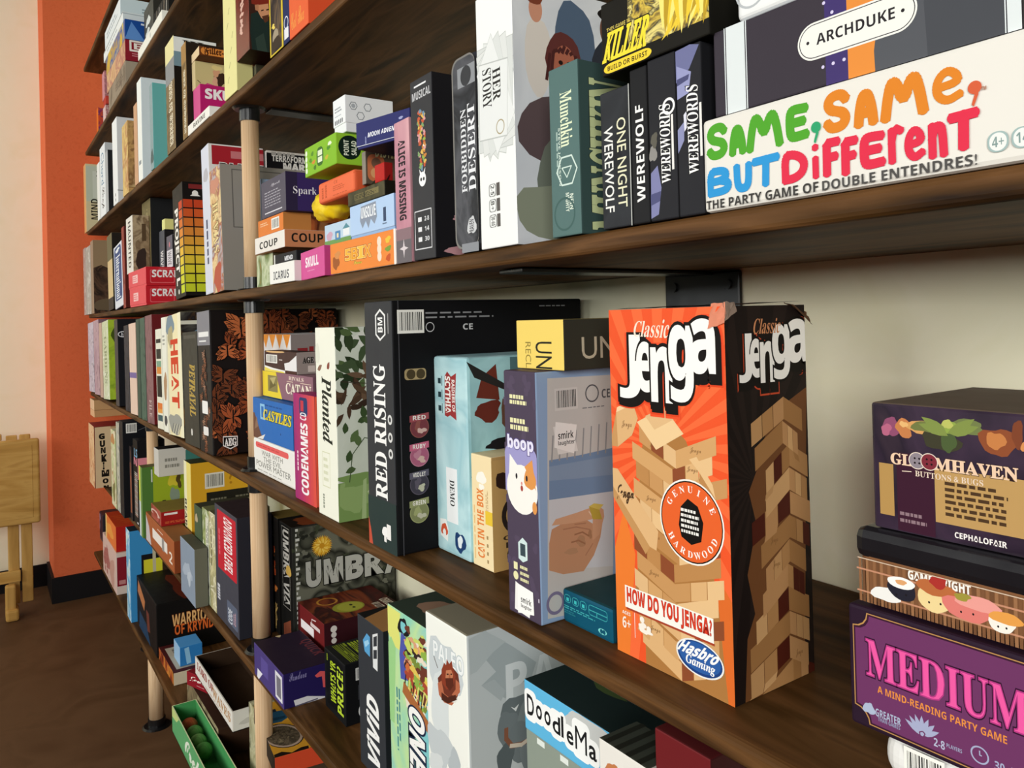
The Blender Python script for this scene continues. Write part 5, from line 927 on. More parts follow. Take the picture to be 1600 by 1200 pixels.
for x, c in ((1433, '#8a8088'), (1452, '#7a2a36')):
    u, v = fp(b, x, 721+(x-1433)*.1); b.F.disc(u, v, .0049, '#e0cfc0').disc(u, v, .0044, c)
    for dx in (-1, 1):
        for dy in (-1, 1): b.F.disc(u+dx*.0013/b.w, v+dy*.0013/b.h, .0006, '#1c1216')
ft(b, 'BUTTONS & BUGS', 1430, 736, 1536, 745, '#e0cbb8', 0, 's'); u, v = fp(b, 1410, 737); u2, v2 = fp(b, 1424, 738); b.F.line([(u, v), (u2, v2)], .0005, '#e0cbb8')
u0, v0 = fp(b, 1478, 815); u1, v1 = fp(b, 1585, 768); b.F.para(u0, v0+.03, u1, v1, 6, '#4a3420', k=.55)
ft(b, 'CEPHALOFAIR', 1492, 832, 1573, 841, '#eee6e2', 0, 'b', w=.01); u0, v0 = fp(b, 1407, 818); u1, v1 = fp(b, 1452, 806); b.F.para(u0, v0, u1, v1, 2, '#8a7078', k=.5)
# ================================================================== boxes on the sixth shelf
GRP = 'board games on the sixth shelf'
gk = b = Box('red topped box with bold black letters on its tan side, far end of sixth shelf', 139.5, 147.5, 720, 668, 6, -.04, .16, MOT(['#d9a070', '#e7c49a', '#c4764c'], 20), '#7a3a2c', '#8e2022')
b.R.rect(.02, .02, 1, .98, '#c9a57c').rect(.06, .06, .66, .94, '#ddc19a')
b.R.rect(b.rpx(149, 720)[0], 0, b.rpx(174, 720)[0], .985, '#ddc19a')
for ch, x0, yt, x1, yb in zip('GUNKIMONO', (159, 160.5, 162, 163, 165, 163.5, 165, 166.5, 168), (678, 689, 700, 711, 723, 735, 748, 759, 769), (167, 167.5, 168.5, 170, 167, 174, 173, 173.5, 174.5), (686, 698, 708, 721, 733, 744, 755, 768, 777)): b.ftx(ch, x0-4, yt, x1-4, yb, '#1d1712', 0, 'b', w=.05, side='R')
b = Box('flat tan box lying on the red topped box, lower one, sixth shelf', 141.5, 147.5, 655, 642, gk, .0, .14, '#e0b48a', '#c99a6a', '#a8784e')
Box('flat tan box lying under the shelf board, upper one, sixth shelf', 141, 147, 640, 626, b, .0, .14, '#e6c29c', '#caa070', '#b08458')
b = Box('box with pale green illustrated spine beside the lettered tan panel, sixth shelf', 174, 181, 730, 676, 6, -.022, .12, MOT(['#d6d2a6', '#b9c48a', '#e6dcc0', '#b08a5c'], 20), '#8a8a62')
b.F.blob(.4, .88, .35, .08, '#c08a58', 3, .4).blob(.5, .2, .35, .1, '#8a8458', 6, .5)
b = Box('grey and cream slim spine left of the black sticker box, sixth shelf', 182.3, 187, 730, 663, 6, -.02, .12, MOT(['#5a6066', '#c9c4b0', '#7d8288'], 16), '#3a3a3c')
b = Box('black box with a white barcode sticker on its side, sixth shelf', 187.8, 192.9, 740, 661, 6, -.02, .085, '#232428', '#17181c', '#2a2b30')
b.R.code(.12, .88, .5, .98).blob(.5, .35, .2, .05, '#6a6a70', 3, .6).line([(.55, .9), (.95, .94)], .002, '#5a5a60')
b = Box('dark box with a rust brown spine strip, sixth shelf', 202.6, 206.2, 750, 700, 6, -.004, .08, '#2a2326', '#1a1719')
b.F.rect(.25, .1, .8, .78, '#9a5c44').rect(.4, .6, .7, .95, '#5a4038')
b = Box('black box with a column of pale stripes and blue pink letters, sixth shelf', 208.5, 215.5, 750, 691, 6, .0, .08, '#1c1a1c', '#161518')
for i in range(24): b.F.rect(.28, .1+.022*i, .9, .112+.022*i, ['#c99a8a', '#d8cfc6', '#b0a8a0'][i % 3])
b.F.txt('LS', .3, .8, .95, .9, '#7fb3d8', 0, 'b').txt('N', .2, .7, .85, .79, '#e08a9a', 0, 'b').rect(.7, .02, .95, .04, '#eee')
b.R.rect(0, .55, .5, .8, '#d98a98').rect(.2, .5, .8, .72, '#ece2e0')
lm = b = Box('lime green box with dark green banded spine, sixth shelf', 217.5, 222.3, 770, 732, 6, -.012, 292, '#c4cf5a', '#a0b52a', '#5c5a34')
b.F.rect(0, 0, .5, .5, '#cfd8d8').rect(0, .5, .5, 1, '#c9d456').rect(.5, 0, 1, 1, '#6a8c4a')
b.R.rect(0, 0, .24, 1, '#557f3a').rect(.2, .78, .23, .96, '#d6dccb').blob(.72, .78, .12, .12, '#d9c83a', 3, .4).blob(.82, .76, .06, .1, '#5a4a24', 5, .5).blob(.72, .55, .1, .12, '#8a9a86', 7, .3).rect(.44, .42, .52, .5, '#2a2a1c').rect(.45, .44, .51, .48, '#e8e6d6')
wl = Box('grey white box with teal and orange label on the lime green one, sixth shelf', 240.5, 247, 712, 703, lm, .0, .17, '#c9c6be', '#cfccc4', '#171517')
wl.R.para(.1, .25, .35, .7, 2, '#8a8880').rr(.42, .45, .95, .9, .004, '#3f7a72').rr(.42, .1, .95, .45, .004, '#b5653c'); wl.T.txt('SALT', .2, .4, .9, .9, '#c9c6c4', 0, 'b')
br = Box('low brown box with white label strip at the shelf edge, sixth shelf', 228.7, 271.5, 840, 846.5, 6, -.006, .055, '#a85c34', '#8e4626', '#8a5a34')
br.F.poly([(.0, 0), (.2, 0), (.12, .6), (0, .9)], '#c9bfc0').rect(.26, .35, .78, .68, '#ece4dc').rect(.6, .3, .68, .7, '#9a9490').txt('2', .84, .2, .94, .55, '#efe2d4', 0, 'b').para(.45, .78, .7, .86, 1, '#e2c9b8'); br.R.txt('2', .4, .15, .9, .6, '#dcc7a4', 0, 'i').para(.3, .65, .9, .75, 1, '#dcc7a4')
re = Box('red box with white label standing on the low brown one, sixth shelf', 236.5, 251.5, 805, 801, br, -.004, .1, MOT(['#8e3a2c', '#b0584a', '#7a2a20'], 14), '#9d1f1f', '#7d6a34')
re.F.blob(.4, .55, .4, .22, '#d9b4a8', 3, .3).blob(.4, .5, .3, .14, '#9a4034', 5, .2); re.R.rect(.08, .74, .42, .88, '#e6e0e4').para(.1, .15, .8, .32, 2, '#d06a3c')
ye = b = Box('yellow box with black text panel and barcode on its side, sixth shelf', 288.3, 298.5, 780, 726, 6, .055, .18, '#ead978', '#e0a92a', '#3a3a20')
b.F.rect(0, .2, .4, 1, '#efe9c0').txt('BEARS', .05, .25, .35, .6, '#2a2a20', -90, 'b').rect(.4, 0, 1, .16, '#e6d83a')
b.R.code(.2, .72, .48, .88, '#e9e4d4', '#3a3a34').rect(.22, 0, 1, .68, '#26241c').para(.28, .4, .58, .62, 6, '#77735f').para(.64, .4, .96, .62, 6, '#77735f').txt('?', .55, .74, .62, .9, '#b8821c', 0, 'b')
b = Box('grey blue box leaning low against the green spines, sixth shelf', 282.5, 304, 885, 860, 6, -.018, .028, '#8a97a8', '#6a6a5c', '#4d4c40')
b.F.blob(.5, .5, .25, .16, '#a9b4c2', 3, .6).blob(.6, .4, .15, .1, '#b9c2cc', 6, .6)
b = Box('dark green spine box with white ornament at its foot, sixth shelf', 304.8, 316, 860, 797, 6, .012, .12, '#4a5a40', '#2e3a2c', '#33382e')
for i in range(14): b.F.blob(.5+.2*math.sin(i*2.3), .05+.022*i, .18, .012, '#dfe6d8', i, .6)
b.F.blob(.3, .85, .15, .06, '#b9a88a', 3, .4)
b = Box('slim green white spine between dark green and red label boxes, sixth shelf', 317, 327, 860, 801, 6, .012, .12, MOT(['#b9bf8a', '#7d8c4a', '#dfe0c8'], 18), '#8a8a6a', '#6d704a')
b.F.rect(.5, .1, .95, .92, '#d9d8c6').para(.55, .5, .9, .9, 2, '#77786a', 90).poly([(.2, .22), (.6, .3), (.9, .2), (.6, .12)], '#5d5846')
b = Box('cream speckled spine beside the red label box, sixth shelf', 327.6, 336.5, 870, 806, 6, .012, .12, MOT(['#d9d0a0', '#a8a070', '#e8e2c4', '#8d8458'], 30), '#8d8660', '#5a563c')
b.F.para(.2, .45, .5, .95, 1, '#6d684c', 90)
av = b = Box('dark slate box with a red label and white capitals reading downward, sixth shelf', 337.5, 371.5, 890, 812, 6, .012, .07, '#45454f', '#2a2a32', '#35292c')
b.F.rr(.12, .45, .95, .965, .004, '#c42434').txt('ADVANCED LEVEL', .42, .48, .78, .94, '#f4eceb', -90, 'b', w=.01).para(.16, .5, .24, .8, 1, '#d9606c', -90, k=.8).rr(.5, .05, .95, .24, .005, '#5c6478').txt('CODE', .55, .06, .72, .18, '#dfe3ea', 90, 'b').para(.76, .08, .88, .2, 2, '#c9a0a8', 90).para(.05, .12, .2, .3, 1, '#c9c9d0', -90, k=.8)
# ---- right of the post
b = Box('black spine with orange embers beside the dandelion box, sixth shelf', 420, 435.5, 890, 812, 6, .085, .1, '#1d1a18', '#141210', '#6d5a2c')
rnd = random.Random(7)
for i in range(26): b.F.blob(.3+rnd.random()*.4, .35+rnd.random()*.4, .14, .025, rnd.choice(['#c8562a', '#a8401e', '#d9803c']), i, .5)
for i in range(12): b.F.line([(.2+rnd.random()*.5, .02+rnd.random()*.2), (.4+rnd.random()*.4, .06+rnd.random()*.2)], .003, '#d9b26a')
b.F.para(.3, .82, .6, .95, 1, '#c9c4b8', 90)
um = b = Box('black box with a yellow dandelion and stony white capitals, sixth shelf', 438, 456.5, 890, 826, 6, .085, .215, '#1b1a18', '#2c2c28', '#211a16')
b.F.frame(.2, .3, .8, .97, .0012, '#a8a59c').txt('UMBRA VIA', .28, .32, .74, .95, '#cfccc4', -90, 'b', w=.01).blob(.7, .62, .2, .05, '#d9b25a', 3).poly([(.2, .02), (.8, .1), (.8, .22), (.2, .14)], '#8a4a34')
b.T.blob(.6, .25, .4, .2, '#8a4322', 3, .4)
q = b.R; q.rect(.03, 0, 1, .985, MOT(['#1c1d19', '#3a3b33', '#55564a', '#24251f', '#6a6a5c'], 26, 'v')); rnd = random.Random(8)
for i in range(60): q.blob(rnd.random(), rnd.random()*.97, .03, .02, rnd.choice(['#23241f', '#3d4232', '#4f5442', '#6d6d60', '#2d2e27', '#8a8a7c']), i, .5)
for i in range(20): q.rect(.035, .2+.04*i, .035+.012*(1+i % 3), .222+.04*i, '#c9c9c2')
for ch, x0, yt, x1, yb in (('U', 479, 878, 501, 916), ('M', 507, 873, 535, 909), ('B', 541, 868, 566, 903), ('R', 571, 864, 597, 897), ('A', 602, 860, 630, 892)):
    b.ftx(ch, x0, yt, x1, yb, '#b3b3ac', 0, 'b', [('#1d1d19', .06)], w=.03, side='R')
    for i in range(4): q.line([b.rpx(x0+3+5*i, yt+6+rnd.random()*20), b.rpx(x0+6+5*i, yt+10+rnd.random()*20)], .0007, '#4a4a44')
u, v = b.rpx(503, 853)
for i in range(34): q.leaf(u, v, .0215, .0046, i*360/34, ['#d9a32e', '#c98f22', '#e6b945'][i % 3])
for i in range(26): q.leaf(u, v, .0155, .0042, 7+i*360/26, ['#e9bf4c', '#d9a32e', '#f0cd66'][i % 3])
q.disc(u, v, .0055, '#c98f22')
for i in range(3): q.star(.35+.12*i, .3, .002, .006, 5, '#b9b9b2')
pu = b = Box('indigo box with a white sticker at the front edge of the sixth shelf', 398, 442.5, 1060, 1055, 6, -.006, .085, '#4c3f7c', '#251c52', '#251a2c')
b.F.rect(.74, .12, .96, .88, '#e0dee4').rect(.78, .2, .92, .78, '#77747e').poly([(.1, .02), (.16, .0), (.3, .3), (.12, .3)], '#e6e4ec').rect(.25, .3, .5, .8, '#5c4f94')
b.ftx('Pandora', 452, 1050, 479, 1062, '#8f88b8', 0, 'c', side='R'); b.R.poly([b.rpx(*p) for p in ((459, 1095), (480, 1088), (508, 1088), (508, 1098), (462, 1109))], '#dcdade').line([b.rpx(462, 1104), b.rpx(496, 1092)], .0022, '#5a5668')
b.R.poly([b.rpx(*p) for p in ((492, 1056), (500, 1049), (508, 1049), (509, 1074), (505, 1074), (503, 1057), (495, 1059))], '#dd5a5c')
u, v = b.tpx(424, 983); b.T.ell(u, v, .3, .09, '#c9b48a').txt('CMYK', u-.18, v-.05, u+.18, v+.05, '#3a3020', 0, 'c'); u, v = b.tpx(487, 1012); b.T.txt('QUICK', u-.25, v-.14, u+.22, v+.14, '#6a3038', 0, 'b')
ls_ = Box('low black box propping up the dark red planet box, sixth shelf', 468, 505, 1030, 1018, 6, .092, .14, '#1c1718')
lo = b = Box('dark red box with green planet and cream words on its top, sixth shelf', 466.5, 506.5, 995, 976, ls_, .09, .15, '#6d1f20', '#35141a', '#40140f')
b.F.rect(.12, .2, .62, .5, '#ece4e4').rect(.5, .55, .85, .68, '#dcc9c8').rect(0, 0, .08, 1, '#4a1517').line([(.55, .5), (.55, .8), (.7, .85)], .002, '#e2cccc')
b.R.disc(.12, .75, .006, '#d9d2cc').disc(.12, .55, .005, '#d9d2cc').disc(.12, .35, .005, '#d9d2cc')
b.T.rect(0, 0, 1, 1, MOT(['#3c120f', '#5d2416', '#7d3a1c', '#2c0f0e', '#4a1812'], 12, stretch=(.4, 2, 1))).ell(.62, .45, .2, .2, '#8f8f2c').ell(.62, .47, .17, .16, '#a3a23a').ell(.57, .5, .03, .02, '#2a2a14').ell(.68, .5, .03, .02, '#2a2a14').ring(.25, .3, .02, .004, '#b98030').txt('MY LITTLE', .7, .72, .98, .82, '#cfc3b0', 0, 'b').txt('OSMOSIS', .62, .85, .98, .97, '#d9cdb8', 0, 'b')
wp = b = Box('black box with lime green stencil capitals, sixth shelf', 508, 539.5, 1080, 1041, 6, .054, .07, '#17181a', '#131416', '#1a1b1c')
b.F.rect(.1, .1, .9, .95, '#101112').txt('WHATS YR', .3, .2, .55, .88, '#b3cc2e', 90, 'b', w=.01).txt('PRICE?', .62, .12, .9, .88, '#bcd53a', 90, 'b', w=.01).para(.1, .82, .2, .97, 1, '#8a9a2a', 90)
b.R.code(.25, .7, .62, .9, '#c9c9c6', '#2a2a2c').rect(.3, .38, .6, .62, '#33353a').disc(.5, .19, .014, '#e4e4e2').txt('?', .4, .1, .6, .28, '#161718', 90, 'b')
b.T.txt("WHAT", .08, .15, .95, .45, '#8a9a2a', 90, 'b').txt('PRICE', .1, .5, .95, .85, '#9aad30', 90, 'b')
vi = b = Box('slate black box with white italic name and folded tan top, sixth shelf', 561.5, 601, 1100, 990, 6, .035, .12, '#34373c', '#1f2226', '#1e1d1c')
b.ftx('ViViD', 573.5, 1090, 592, 1192, '#f2f2f0', 90, 'o', w=.02)
def f4(pts, c): b.F.poly([b.fpx(*p) for p in pts], c)
f4([(567, 1000), (570, 1018), (578, 1027), (578, 996), (573, 990)], '#5aa0d0'); f4([(569, 1003), (575, 1000), (577, 1006), (571, 1012)], '#9ccbe6'); f4([(582, 992), (590, 990), (590, 1050), (583, 1043)], '#dfe1e2'); f4([(583.5, 996), (589, 994), (589, 1010), (583.5, 1011)], '#34373c'); f4([(583.5, 1016), (589, 1016), (589, 1030), (583.5, 1030)], '#34373c')
b.T.poly([(.3, 0), (1, 0), (1, 1), (0, 1), (0, .55)], '#a8794a').poly([(.55, .4), (1, .3), (1, .6), (.6, .65)], '#33251a')
one = b = Box('aqua and lime comic box with a crowded pirate scene, sixth shelf', 609, 669, 1090, 985, 6, .035, .12, MOT(['#8fd0b8', '#bfe0a0', '#7cc4c9', '#a4d8d0'], 5), '#2f4038', '#39443a')
b.F.poly([(0, .99), (.35, .99), (.3, .9), (.36, .8), (.15, .8), (0, .85)], '#dfe07a').poly([(.0, .4), (.12, .4), (.2, .8), (.08, .84), (0, .8)], '#9ccf8a').poly([(.32, .66), (.55, .68), (.5, .8), (.52, .88), (.36, .9), (.3, .78)], '#4f58a8').blob(.42, .93, .12, .05, '#1d1c20', 3, .4).blob(.42, .93, .07, .03, '#7cc4c9', 4, .2)
rnd = random.Random(17)
for i in range(70): b.F.blob(.5+rnd.random()*.48, .6+rnd.random()*.34-(.06 if rnd.random() < .4 else 0), .05+rnd.random()*.06, .012+rnd.random()*.02, rnd.choice(['#a84a34', '#d9a07c', '#6d3a2c', '#e0c25a', '#8fb04a', '#c9d46a', '#3a2c2a', '#c86a3c', '#e8dcc8', '#7a8c3c']), i, .6)
for i in range(16): b.F.line([(.4+.035*i, .6+.03*math.sin(i)), (.46+.035*i, .66+.04*math.cos(i*2))], .0025, ['#2a2424', '#e6d27a'][i % 2])
b.F.poly([(.36, .6), (1, .5), (1, .56), (.4, .66)], '#a8683a'); b.ftx('ONEI', 641, 1112, 664, 1226, '#f4f4f0', -90, 'o', [('#1d2a44', .08)], w=.02); b.F.para(.18, .25, .3, .6, 2, '#4a8a90', -90)
b.T.blob(.5, .35, .2, .2, '#9a7a64', 3, .3).rect(.1, .7, .9, 1, '#3f5a34')
pa = b = Box('white box with a crouching red-haired hunter, grey mammoth on its side, sixth shelf', 667, 731, 1090, 996, 6, .03, .24, '#f1f2ea', '#c6cccc', '#8d8672', bev=.0025)
b.F.blob(.46, .8, .36, .14, '#c9d0d2', 4, .3).blob(.35, .62, .25, .16, '#d6dcdc', 6, .3).txt('PALEO', .2, .83, .92, .9, '#eef1f0', 0, 'b', [('#b9c4c8', .04)], tp=.1)
def f4(pts, c): b.F.poly([b.fpx(*p) for p in pts], c)
f4([(684, 1060), (694, 1048), (708, 1044), (716, 1054), (719, 1075), (714, 1092), (700, 1098), (688, 1088)], '#6d3426')
f4([(690, 1047), (694, 1036), (697, 1040), (698, 1030), (702, 1038), (706, 1033), (708, 1046), (712, 1058), (708, 1074), (698, 1078), (690, 1066)], '#8a3c28')
f4([(697, 1048), (705, 1047), (708, 1055), (707, 1064), (701, 1068), (696, 1061)], '#c07a58'); f4([(696, 1060), (708, 1060), (709, 1072), (703, 1080), (697, 1072)], '#5a2a1e')
f4([(698, 1053), (701, 1053), (701, 1055), (698, 1055)], '#2a1612'); f4([(704, 1053), (706.5, 1053), (706.5, 1055), (704, 1055)], '#2a1612'); f4([(701.5, 1054), (703.5, 1054), (704, 1060), (701, 1060)], '#a8603f')
f4([(684, 1068), (690, 1064), (694, 1084), (704, 1092), (710, 1098), (706, 1103), (694, 1098), (686, 1086)], '#b5684a'); f4([(712, 1062), (718, 1068), (719, 1082), (712, 1090), (706, 1086), (712, 1078)], '#b5684a'); f4([(708, 1088), (716, 1092), (712, 1099), (704, 1097)], '#e6e2da')
f4([(690, 1082), (700, 1090), (712, 1086), (714, 1094), (700, 1100), (690, 1094)], '#4d271d'); b.F.line([b.fpx(678, 1026), b.fpx(684, 1044)], .0013, '#4a3a34')
b.F.blob(.3, .47, .28, .09, '#c2c9cb', 8, .4).blob(.68, .42, .16, .08, '#b3bbbe', 5, .5).blob(.6, .33, .3, .05, '#bfc6c8', 9, .6).blob(.2, .37, .2, .05, '#d3d8d8', 6, .5)
q = b.R
def rr4(pts, c): q.poly([b.rpx(*p) for p in pts], c)
rr4([(732, 1000), (757, 985), (800, 1010), (838, 1035), (830, 1060), (800, 1075), (790, 1092), (752, 1072), (775, 1050)], '#aab3b4'); rr4([(732, 1000), (757, 985), (790, 1003), (770, 1020), (745, 1050), (735, 1055)], '#b9c1c1'); rr4([(752, 1072), (772, 1062), (790, 1080), (783, 1096)], '#b2babb')
b.ftx('P', 791, 1035, 823, 1092, '#dde2e2', 0, 'b', w=.01, side='R'); b.ftx('A', 829, 1022, 870, 1082, '#dde2e2', 0, 'b', side='R')
for x, y, rx, ry, c, s_ in ((810, 1120, .1, .1, '#6d7678', 4), (795, 1140, .06, .08, '#767f81', 7), (835, 1130, .1, .14, '#7f8889', 3), (812, 1160, .08, .08, '#747d7f', 5), (790, 1185, .05, .06, '#5d6668', 2), (830, 1175, .06, .08, '#7a8385', 8)): q.blob(*b.rpx(x, y), rx, ry, c, s_, .2)
q.line([b.rpx(*p) for p in ((791, 1140), (791, 1155), (800, 1166), (815, 1163), (828, 1155))], .0055, '#8a5a44'); q.line([b.rpx(*p) for p in ((798, 1166), (815, 1164), (830, 1152))], .0045, '#d9cbb8'); rr4([(798, 1105), (804, 1107), (811, 1100), (806, 1112)], '#e8ebea')
b.T.txt('NEX', .45, .25, .85, .45, '#33302a', 0, 'c', w=.02)
gr = b = Box('grey green box beneath the blue hand-lettered box, sixth shelf', 822, 985, 1140, 1132, 6, .034, .16, M('#8f9a8e', .25), '#5a6058', yx=820)
for i in range(4): b.F.rect(.12+.24*i, .955, .2+.24*i, .98, '#dfe6df')
do = b = Box('sky blue box with a black hand-drawn name in white bubbles, sixth shelf', 819.5, 985, 1100, 1061, gr, .03, .16, '#5fb4de', '#2c5a70', '#23302f', yx=819)
b.F.blob(.66, .82, .2, .2, '#c9cac8', 4, .2).poly([(.36, .62), (.5, .98), (.8, .95), (.86, .6), (.6, .5)], '#c3c5c3')
DL = (('D', 824, 1088, 834, 1118), ('o', 838, 1104, 846.5, 1124), ('o', 851, 1113, 860, 1133), ('d', 864, 1120, 875, 1146), ('l', 877.5, 1121, 880, 1152), ('e', 886, 1144, 895.5, 1163), ('M', 899, 1140, 917, 1176), ('a', 921, 1168, 932, 1188))
for ch, x0, yt, x1, yb in DL:
    xm = (x0+x1)/2; (u0, v0), (u1, v1) = b.fpx(x0, yb+2), b.fpx(x1, yt-2); b.F.rr(u0-.025, min(v0, v1)-.05, u1+.025, max(v0, v1)+.05, .006, '#f3f4f2')
for ch, x0, yt, x1, yb in DL: b.ftx(ch, x0, yt, x1, yb, '#1b1c1e', 0, 'n', w=.0 if ch == 'M' else .018)
b.F.disc(*b.fpx(842, 1099), .002, '#f3f4f2').disc(*b.fpx(855, 1108), .002, '#f3f4f2')
b.F.blob(.9, .1, .12, .12, '#9cc46a', 3, .3)
for i in range(9): b.T.leaf(.3+.07*i, .3+.04*(i % 3), .05, .012, 10*i, ['#4a5a34', '#3a4a48', '#6a7a3a'][i % 3])
do.F.k += 1
wx = b = Box('white box with an orange figure before the blue hand-lettered one, sixth shelf', 936, 1012, 1180, 1153, 6, -.018, .04, '#e4e0d8', '#a8a49c', '#3c4038', yx=936)
b.F.blob(.3, .93, .16, .03, '#c07a4c', 3, .4).blob(.4, .9, .12, .03, '#d69a68', 5, .4).txt('10', .62, .92, .8, .96, '#b3aea6')
for i in range(4): b.T.rect(.1+.22*i, 0, .2+.22*i, 1, '#262822')
dr = Box('dark red box with orange art on top, beyond the blue doodle box, sixth shelf', 1024, 1110, 1190, 1188, 6, -.01, .12, '#6a1f22', '#3a1416', '#4a171a')
dr.T.blob(.3, .3, .2, .2, '#8a4a2a', 3, .5).blob(.6, .5, .25, .2, '#7a3a22', 6, .5)
# ================================================================== boxes on the lowest shelf
GRP = 'board games on the lowest shelf'
b = Box('black violet case with silver scrawl at the far end of the lowest shelf', 139.5, 160.5, 820, 806, 7, .05, .14, '#3b3440', '#2a252c', '#3d3236', bev=.006)
b.F.blob(.35, .55, .2, .2, '#8a86a0', 3, .6).blob(.7, .6, .2, .25, '#9a96b0', 6, .6).poly([(0, 0), (1, 0), (.8, .16), (.3, .3), (0, .35)], '#6d6a5e')
pk = b = Box('pale pink box with dark red side and a white ring emblem, lowest shelf', 161.5, 181.5, 880, 866, 7, .0, .085, '#d9b9ae', '#e2cfc4', '#d9bfae')
b.F.blob(.3, .5, .2, .3, '#b0706a', 3, .5).blob(.7, .35, .2, .3, '#c89a8c', 6, .5).para(.1, .1, .4, .9, 2, '#a8605a', 90)
b.R.rect(.03, .2, 1, .9, '#8e2030').ring(.8, .58, .026, .005, '#ecdedb').line([(.72, .45), (.8, .68), (.9, .48)], .004, '#ecdedb').line([(.72, .6), (.9, .62)], .004, '#ecdedb').rect(.1, .24, .36, .34, '#c98a88')
ct = b = Box('bright red and orange box on the pale pink one, lowest shelf', 165.5, 181, 835, 824.5, pk, .003, .075, '#e57a3a', '#b8241e', '#b83a1c')
b.F.blob(.4, .5, .3, .3, '#efa04a', 3, .4); b.F.rect(0, 0, .12, 1, '#f0c87a'); b.R.txt('CATAN', .55, .15, .9, .7, '#e8a83a', 90, 's').ring(.7, .75, .016, .003, '#e8a83a')
for i in range(5): b.T.line([(.3+.12*i, .1+.1*i), (.4+.1*i, .9)], .004, '#d9702c')
bl = b = Box('tall sky blue box with yellow and black print, lowest shelf', 198, 203.5, 900, 833, 7, .0, .1, MOT(['#a8d0e4', '#5fa8d4', '#d6e6ea', '#8fc0a8'], 12), '#3f96d2', '#1d2a34')
b.R.rect(.35, 0, 1, .72, '#1c1b1e').rect(.42, .4, 1, .66, '#e6de3a').rect(.7, .0, .8, 1, '#cfc6a4')
wk = b = Box('big black box with fiery lettering and a glowing hand on its top, lowest shelf', 215, 244.5, 980, 947, 7, .018, .2, '#1f1a1a', '#131110', '#161210', bev=.003)
b.F.poly([(.05, .7), (.4, .5), (.45, .72), (.1, .95)], '#b9764a').poly([(.1, 0), (.7, 0), (.5, .3), (.15, .35)], '#27405c').poly([(.55, .2), (.68, .25), (.64, .6), (.5, .6)], '#6d3a30')
b.ftx('WARRIOR', 269, 954, 331, 973, '#e8b878', 0, 'b', [('#8a3a16', .03)], tp=.1, side='R'); b.ftx('OF KRYND', 273, 970, 334, 986, '#dd6a2e', 0, 'b', [('#6a2410', .03)], tp=.1, side='R')
b.T.blob(.6, .5, .3, .2, '#5a2010', 3, .5).blob(.55, .62, .12, .12, '#a8784a', 4, .4)
for i in range(5): b.T.leaf(.5, .55, .06, .012, 40+18*i, '#c99a5c')
gs = b = Box('cream and fire coloured low box with a calligraphic scroll, lowest shelf', 249, 271.5, 1060, 1053, 7, .022, .08, MOT(['#5a1c14', '#a8502a', '#d98a3c', '#3a1410'], 16), '#d6c7ac', '#4a1c1c')
b.R.txt('Gs', .5, .2, 1.0, .8, '#4a4034', 0, 'c'); b.T.rect(.12, .15, .9, .95, '#b3aa9a').para(.2, .3, .7, .9, 4, '#77706a')
b = Box('bright blue box with pale stripes behind the calligraphic one, lowest shelf', 272, 281, 1022, 1013, gs, .045, .06, '#9cc0e0', '#2f7cc0', '#4f94d0')
b.R.poly([(.2, .9), (.4, .95), (.5, .1), (.3, .05)], '#8fc4e8')
cb = b = Box('dark brown crate-like box holding up the red and white boxes, lowest shelf', 294, 341, 1150, 1140, 7, .03, .12, MOT(['#8a7a5c', '#6d6048', '#a89a78', '#54483a'], 12), '#3c281c', '#34221a')
b.F.poly([(.5, .5), (.6, .4), (.62, .75), (.54, .85)], '#e6dcc0').poly([(.7, .2), (.78, .14), (.8, .4), (.72, .45)], '#d6ccb0')
jo = b = Box('crimson box with white flourish lettering resting on the brown box, lowest shelf', 0, 0, 0, 1035, cb, 0, .05, '#8f1c28', '#6d1420', '#7a1a24', base=((292, 1070), (356, 1099)), h=.035)
b.F.txt('Jours', .06, .36, .5, .78, '#f0e6dc', 0, 'c', w=.02).blob(.7, .5, .12, .2, '#b5402c', 3, .5).blob(.9, .2, .08, .12, '#d9a040', 5, .5).para(.25, .2, .5, .28, 1, '#d9a0a0')
lr = b = Box('open white lid with red brown title letters, lowest shelf', 305, 361, 1030, 1047, jo, .035, .11, '#e9e4dc', '#dcdad4', '#cfc8bc', open_top=M('#3a2a1e'), h=.045)
b.F.txt('LORD OF', .06, .45, .52, .85, '#9a4038', 0, 's', w=.02).txt('WAVES', .5, .3, .95, .75, '#b98a58', 0, 's', w=.02).para(.3, .12, .9, .22, 1, '#c99a8a'); b.R.blob(.5, .4, .3, .2, '#c3c1bb', 3, .4)
tr = b = Box('green open tray of fruit balls jutting over the shelf edge, lowest shelf', 269, 352, 1120, 1104, 7, -.03, .056, '#62a86e', '#4a8f56', '#d6dfae', open_top=M('#4a9a5a'), yx=269, name='toy_tray')
b.F.poly([(0, .6), (.1, .7), (.16, 1), (0, 1)], '#c9d88a').txt('Orchard', .28, .25, .8, .8, '#e6ecdc', 0, 'c', w=.03).para(.4, .1, .7, .2, 1, '#dfe8d6')
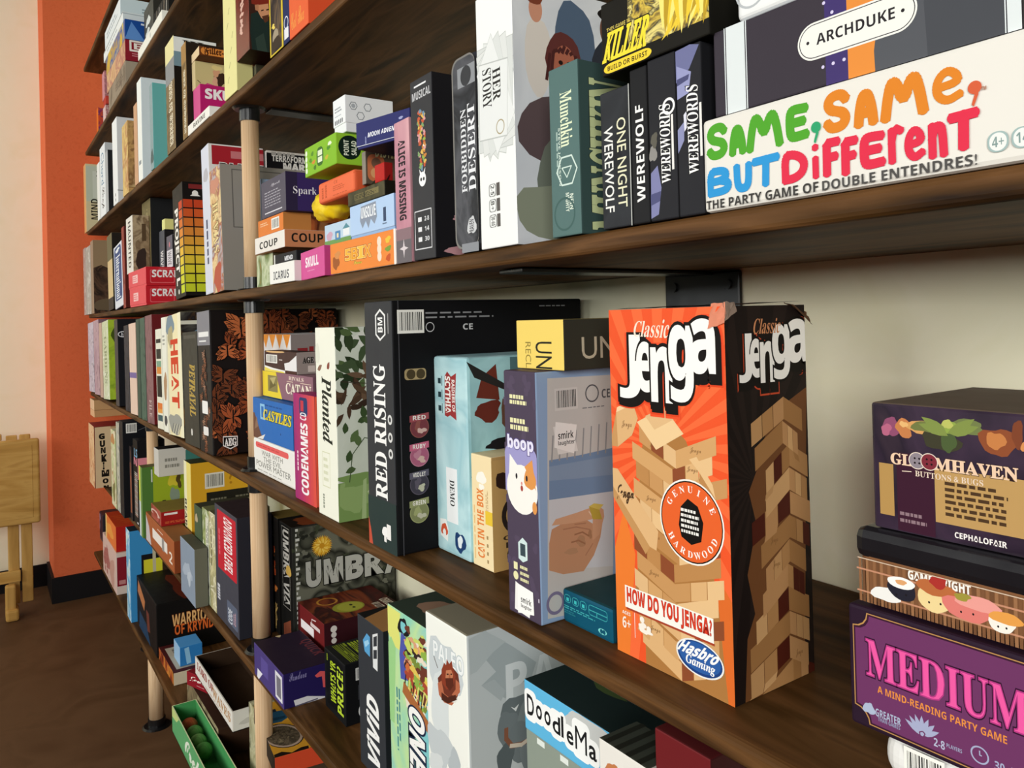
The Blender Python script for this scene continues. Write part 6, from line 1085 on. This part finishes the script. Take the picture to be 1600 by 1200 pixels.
for i, (px, c, nm) in enumerate(((0, '#c2553a', 'orange red ball in the green tray, farther from the near end'), (1, '#6fa05a', 'green ball in the tray beside the orange red one'), (2, '#7fae66', 'second green ball in the tray, nearer the near end'), (3, '#5f9a52', 'green ball at the near end of the tray'))):
    m = MB(); m.ball((0, 0, 0), .02, MOT([c, c, '#3f6d3a' if i else '#d98a4a'], 30), 20); o = m.build('fruit_ball', None, True)
    o.location = (b.loc.x-b.w/2+.05+.0455*i, b.loc.y+.002*(i % 2), b.z+.024); tag(o, nm, 'toy fruit ball', 'fruit balls in the green tray')
# ---- right of the post
bs = Box('box with mottled cream sides under the yellow bowl box, lowest shelf', 390, 420, 1170, 1140, 7, .07, .15, MOT(['#8d8458', '#c9c4a0', '#4d4a34'], 18), '#4a3a2c')
by = b = Box('yellow box with a painted bowl and a black spoon, by the post, lowest shelf', 0, 0, 0, 1105, bs, 0, .17, '#1d1a18', '#c9482a', '#c98f2a', base=((397, 1131), (430, 1215)), h=.035)
t_ = b.T; t_.rect(0, 0, 1, 1, '#d0962c')
def t4(pts, c): t_.poly([b.tpx(*p) for p in pts], c)
t4([(386, 1122), (450, 1108), (452, 1120), (440, 1128), (395, 1138)], '#24506a'); t4([(386, 1119), (430, 1108), (432, 1112), (388, 1124)], '#1a2430'); t4([(388, 1132), (446, 1118), (446, 1122), (391, 1137)], '#173a50')
t_.ring(*b.tpx(409, 1108), .012, .0022, '#1a1712')
t4([(425, 1195), (450, 1178), (470, 1172), (560, 1160), (560, 1300), (420, 1300), (430, 1215)], '#c9402a')
for k_, c in ((1.0, '#2a211c'), (.94, '#b39c8a'), (.82, MOT(['#4a4034', '#6d604c', '#3a3228', '#8a7c60'], 60))): t4([(442+33*k_*math.cos(R(a)), 1150+19*k_*math.sin(R(a))) for a in range(0, 360, 15)], c)
t4([(424, 1190), (428, 1180), (440, 1175), (456, 1176), (470, 1168), (482, 1165), (484, 1172), (466, 1180), (456, 1192), (438, 1198)], '#1d1512')
b = Box('white slip case with grey script behind the post, lowest shelf', 397, 419, 1085, 1068, 7, .16, .04, '#c9c3bc', '#b3ada6')
b.F.txt('An', .35, .5, .9, .95, '#3a3530', 0, 'c').rect(0, .0, .2, 1, '#8e2a28')
for s in ALL: s.make()
bpy.data.objects.remove(_tool[0]); bpy.data.curves.remove(_c)
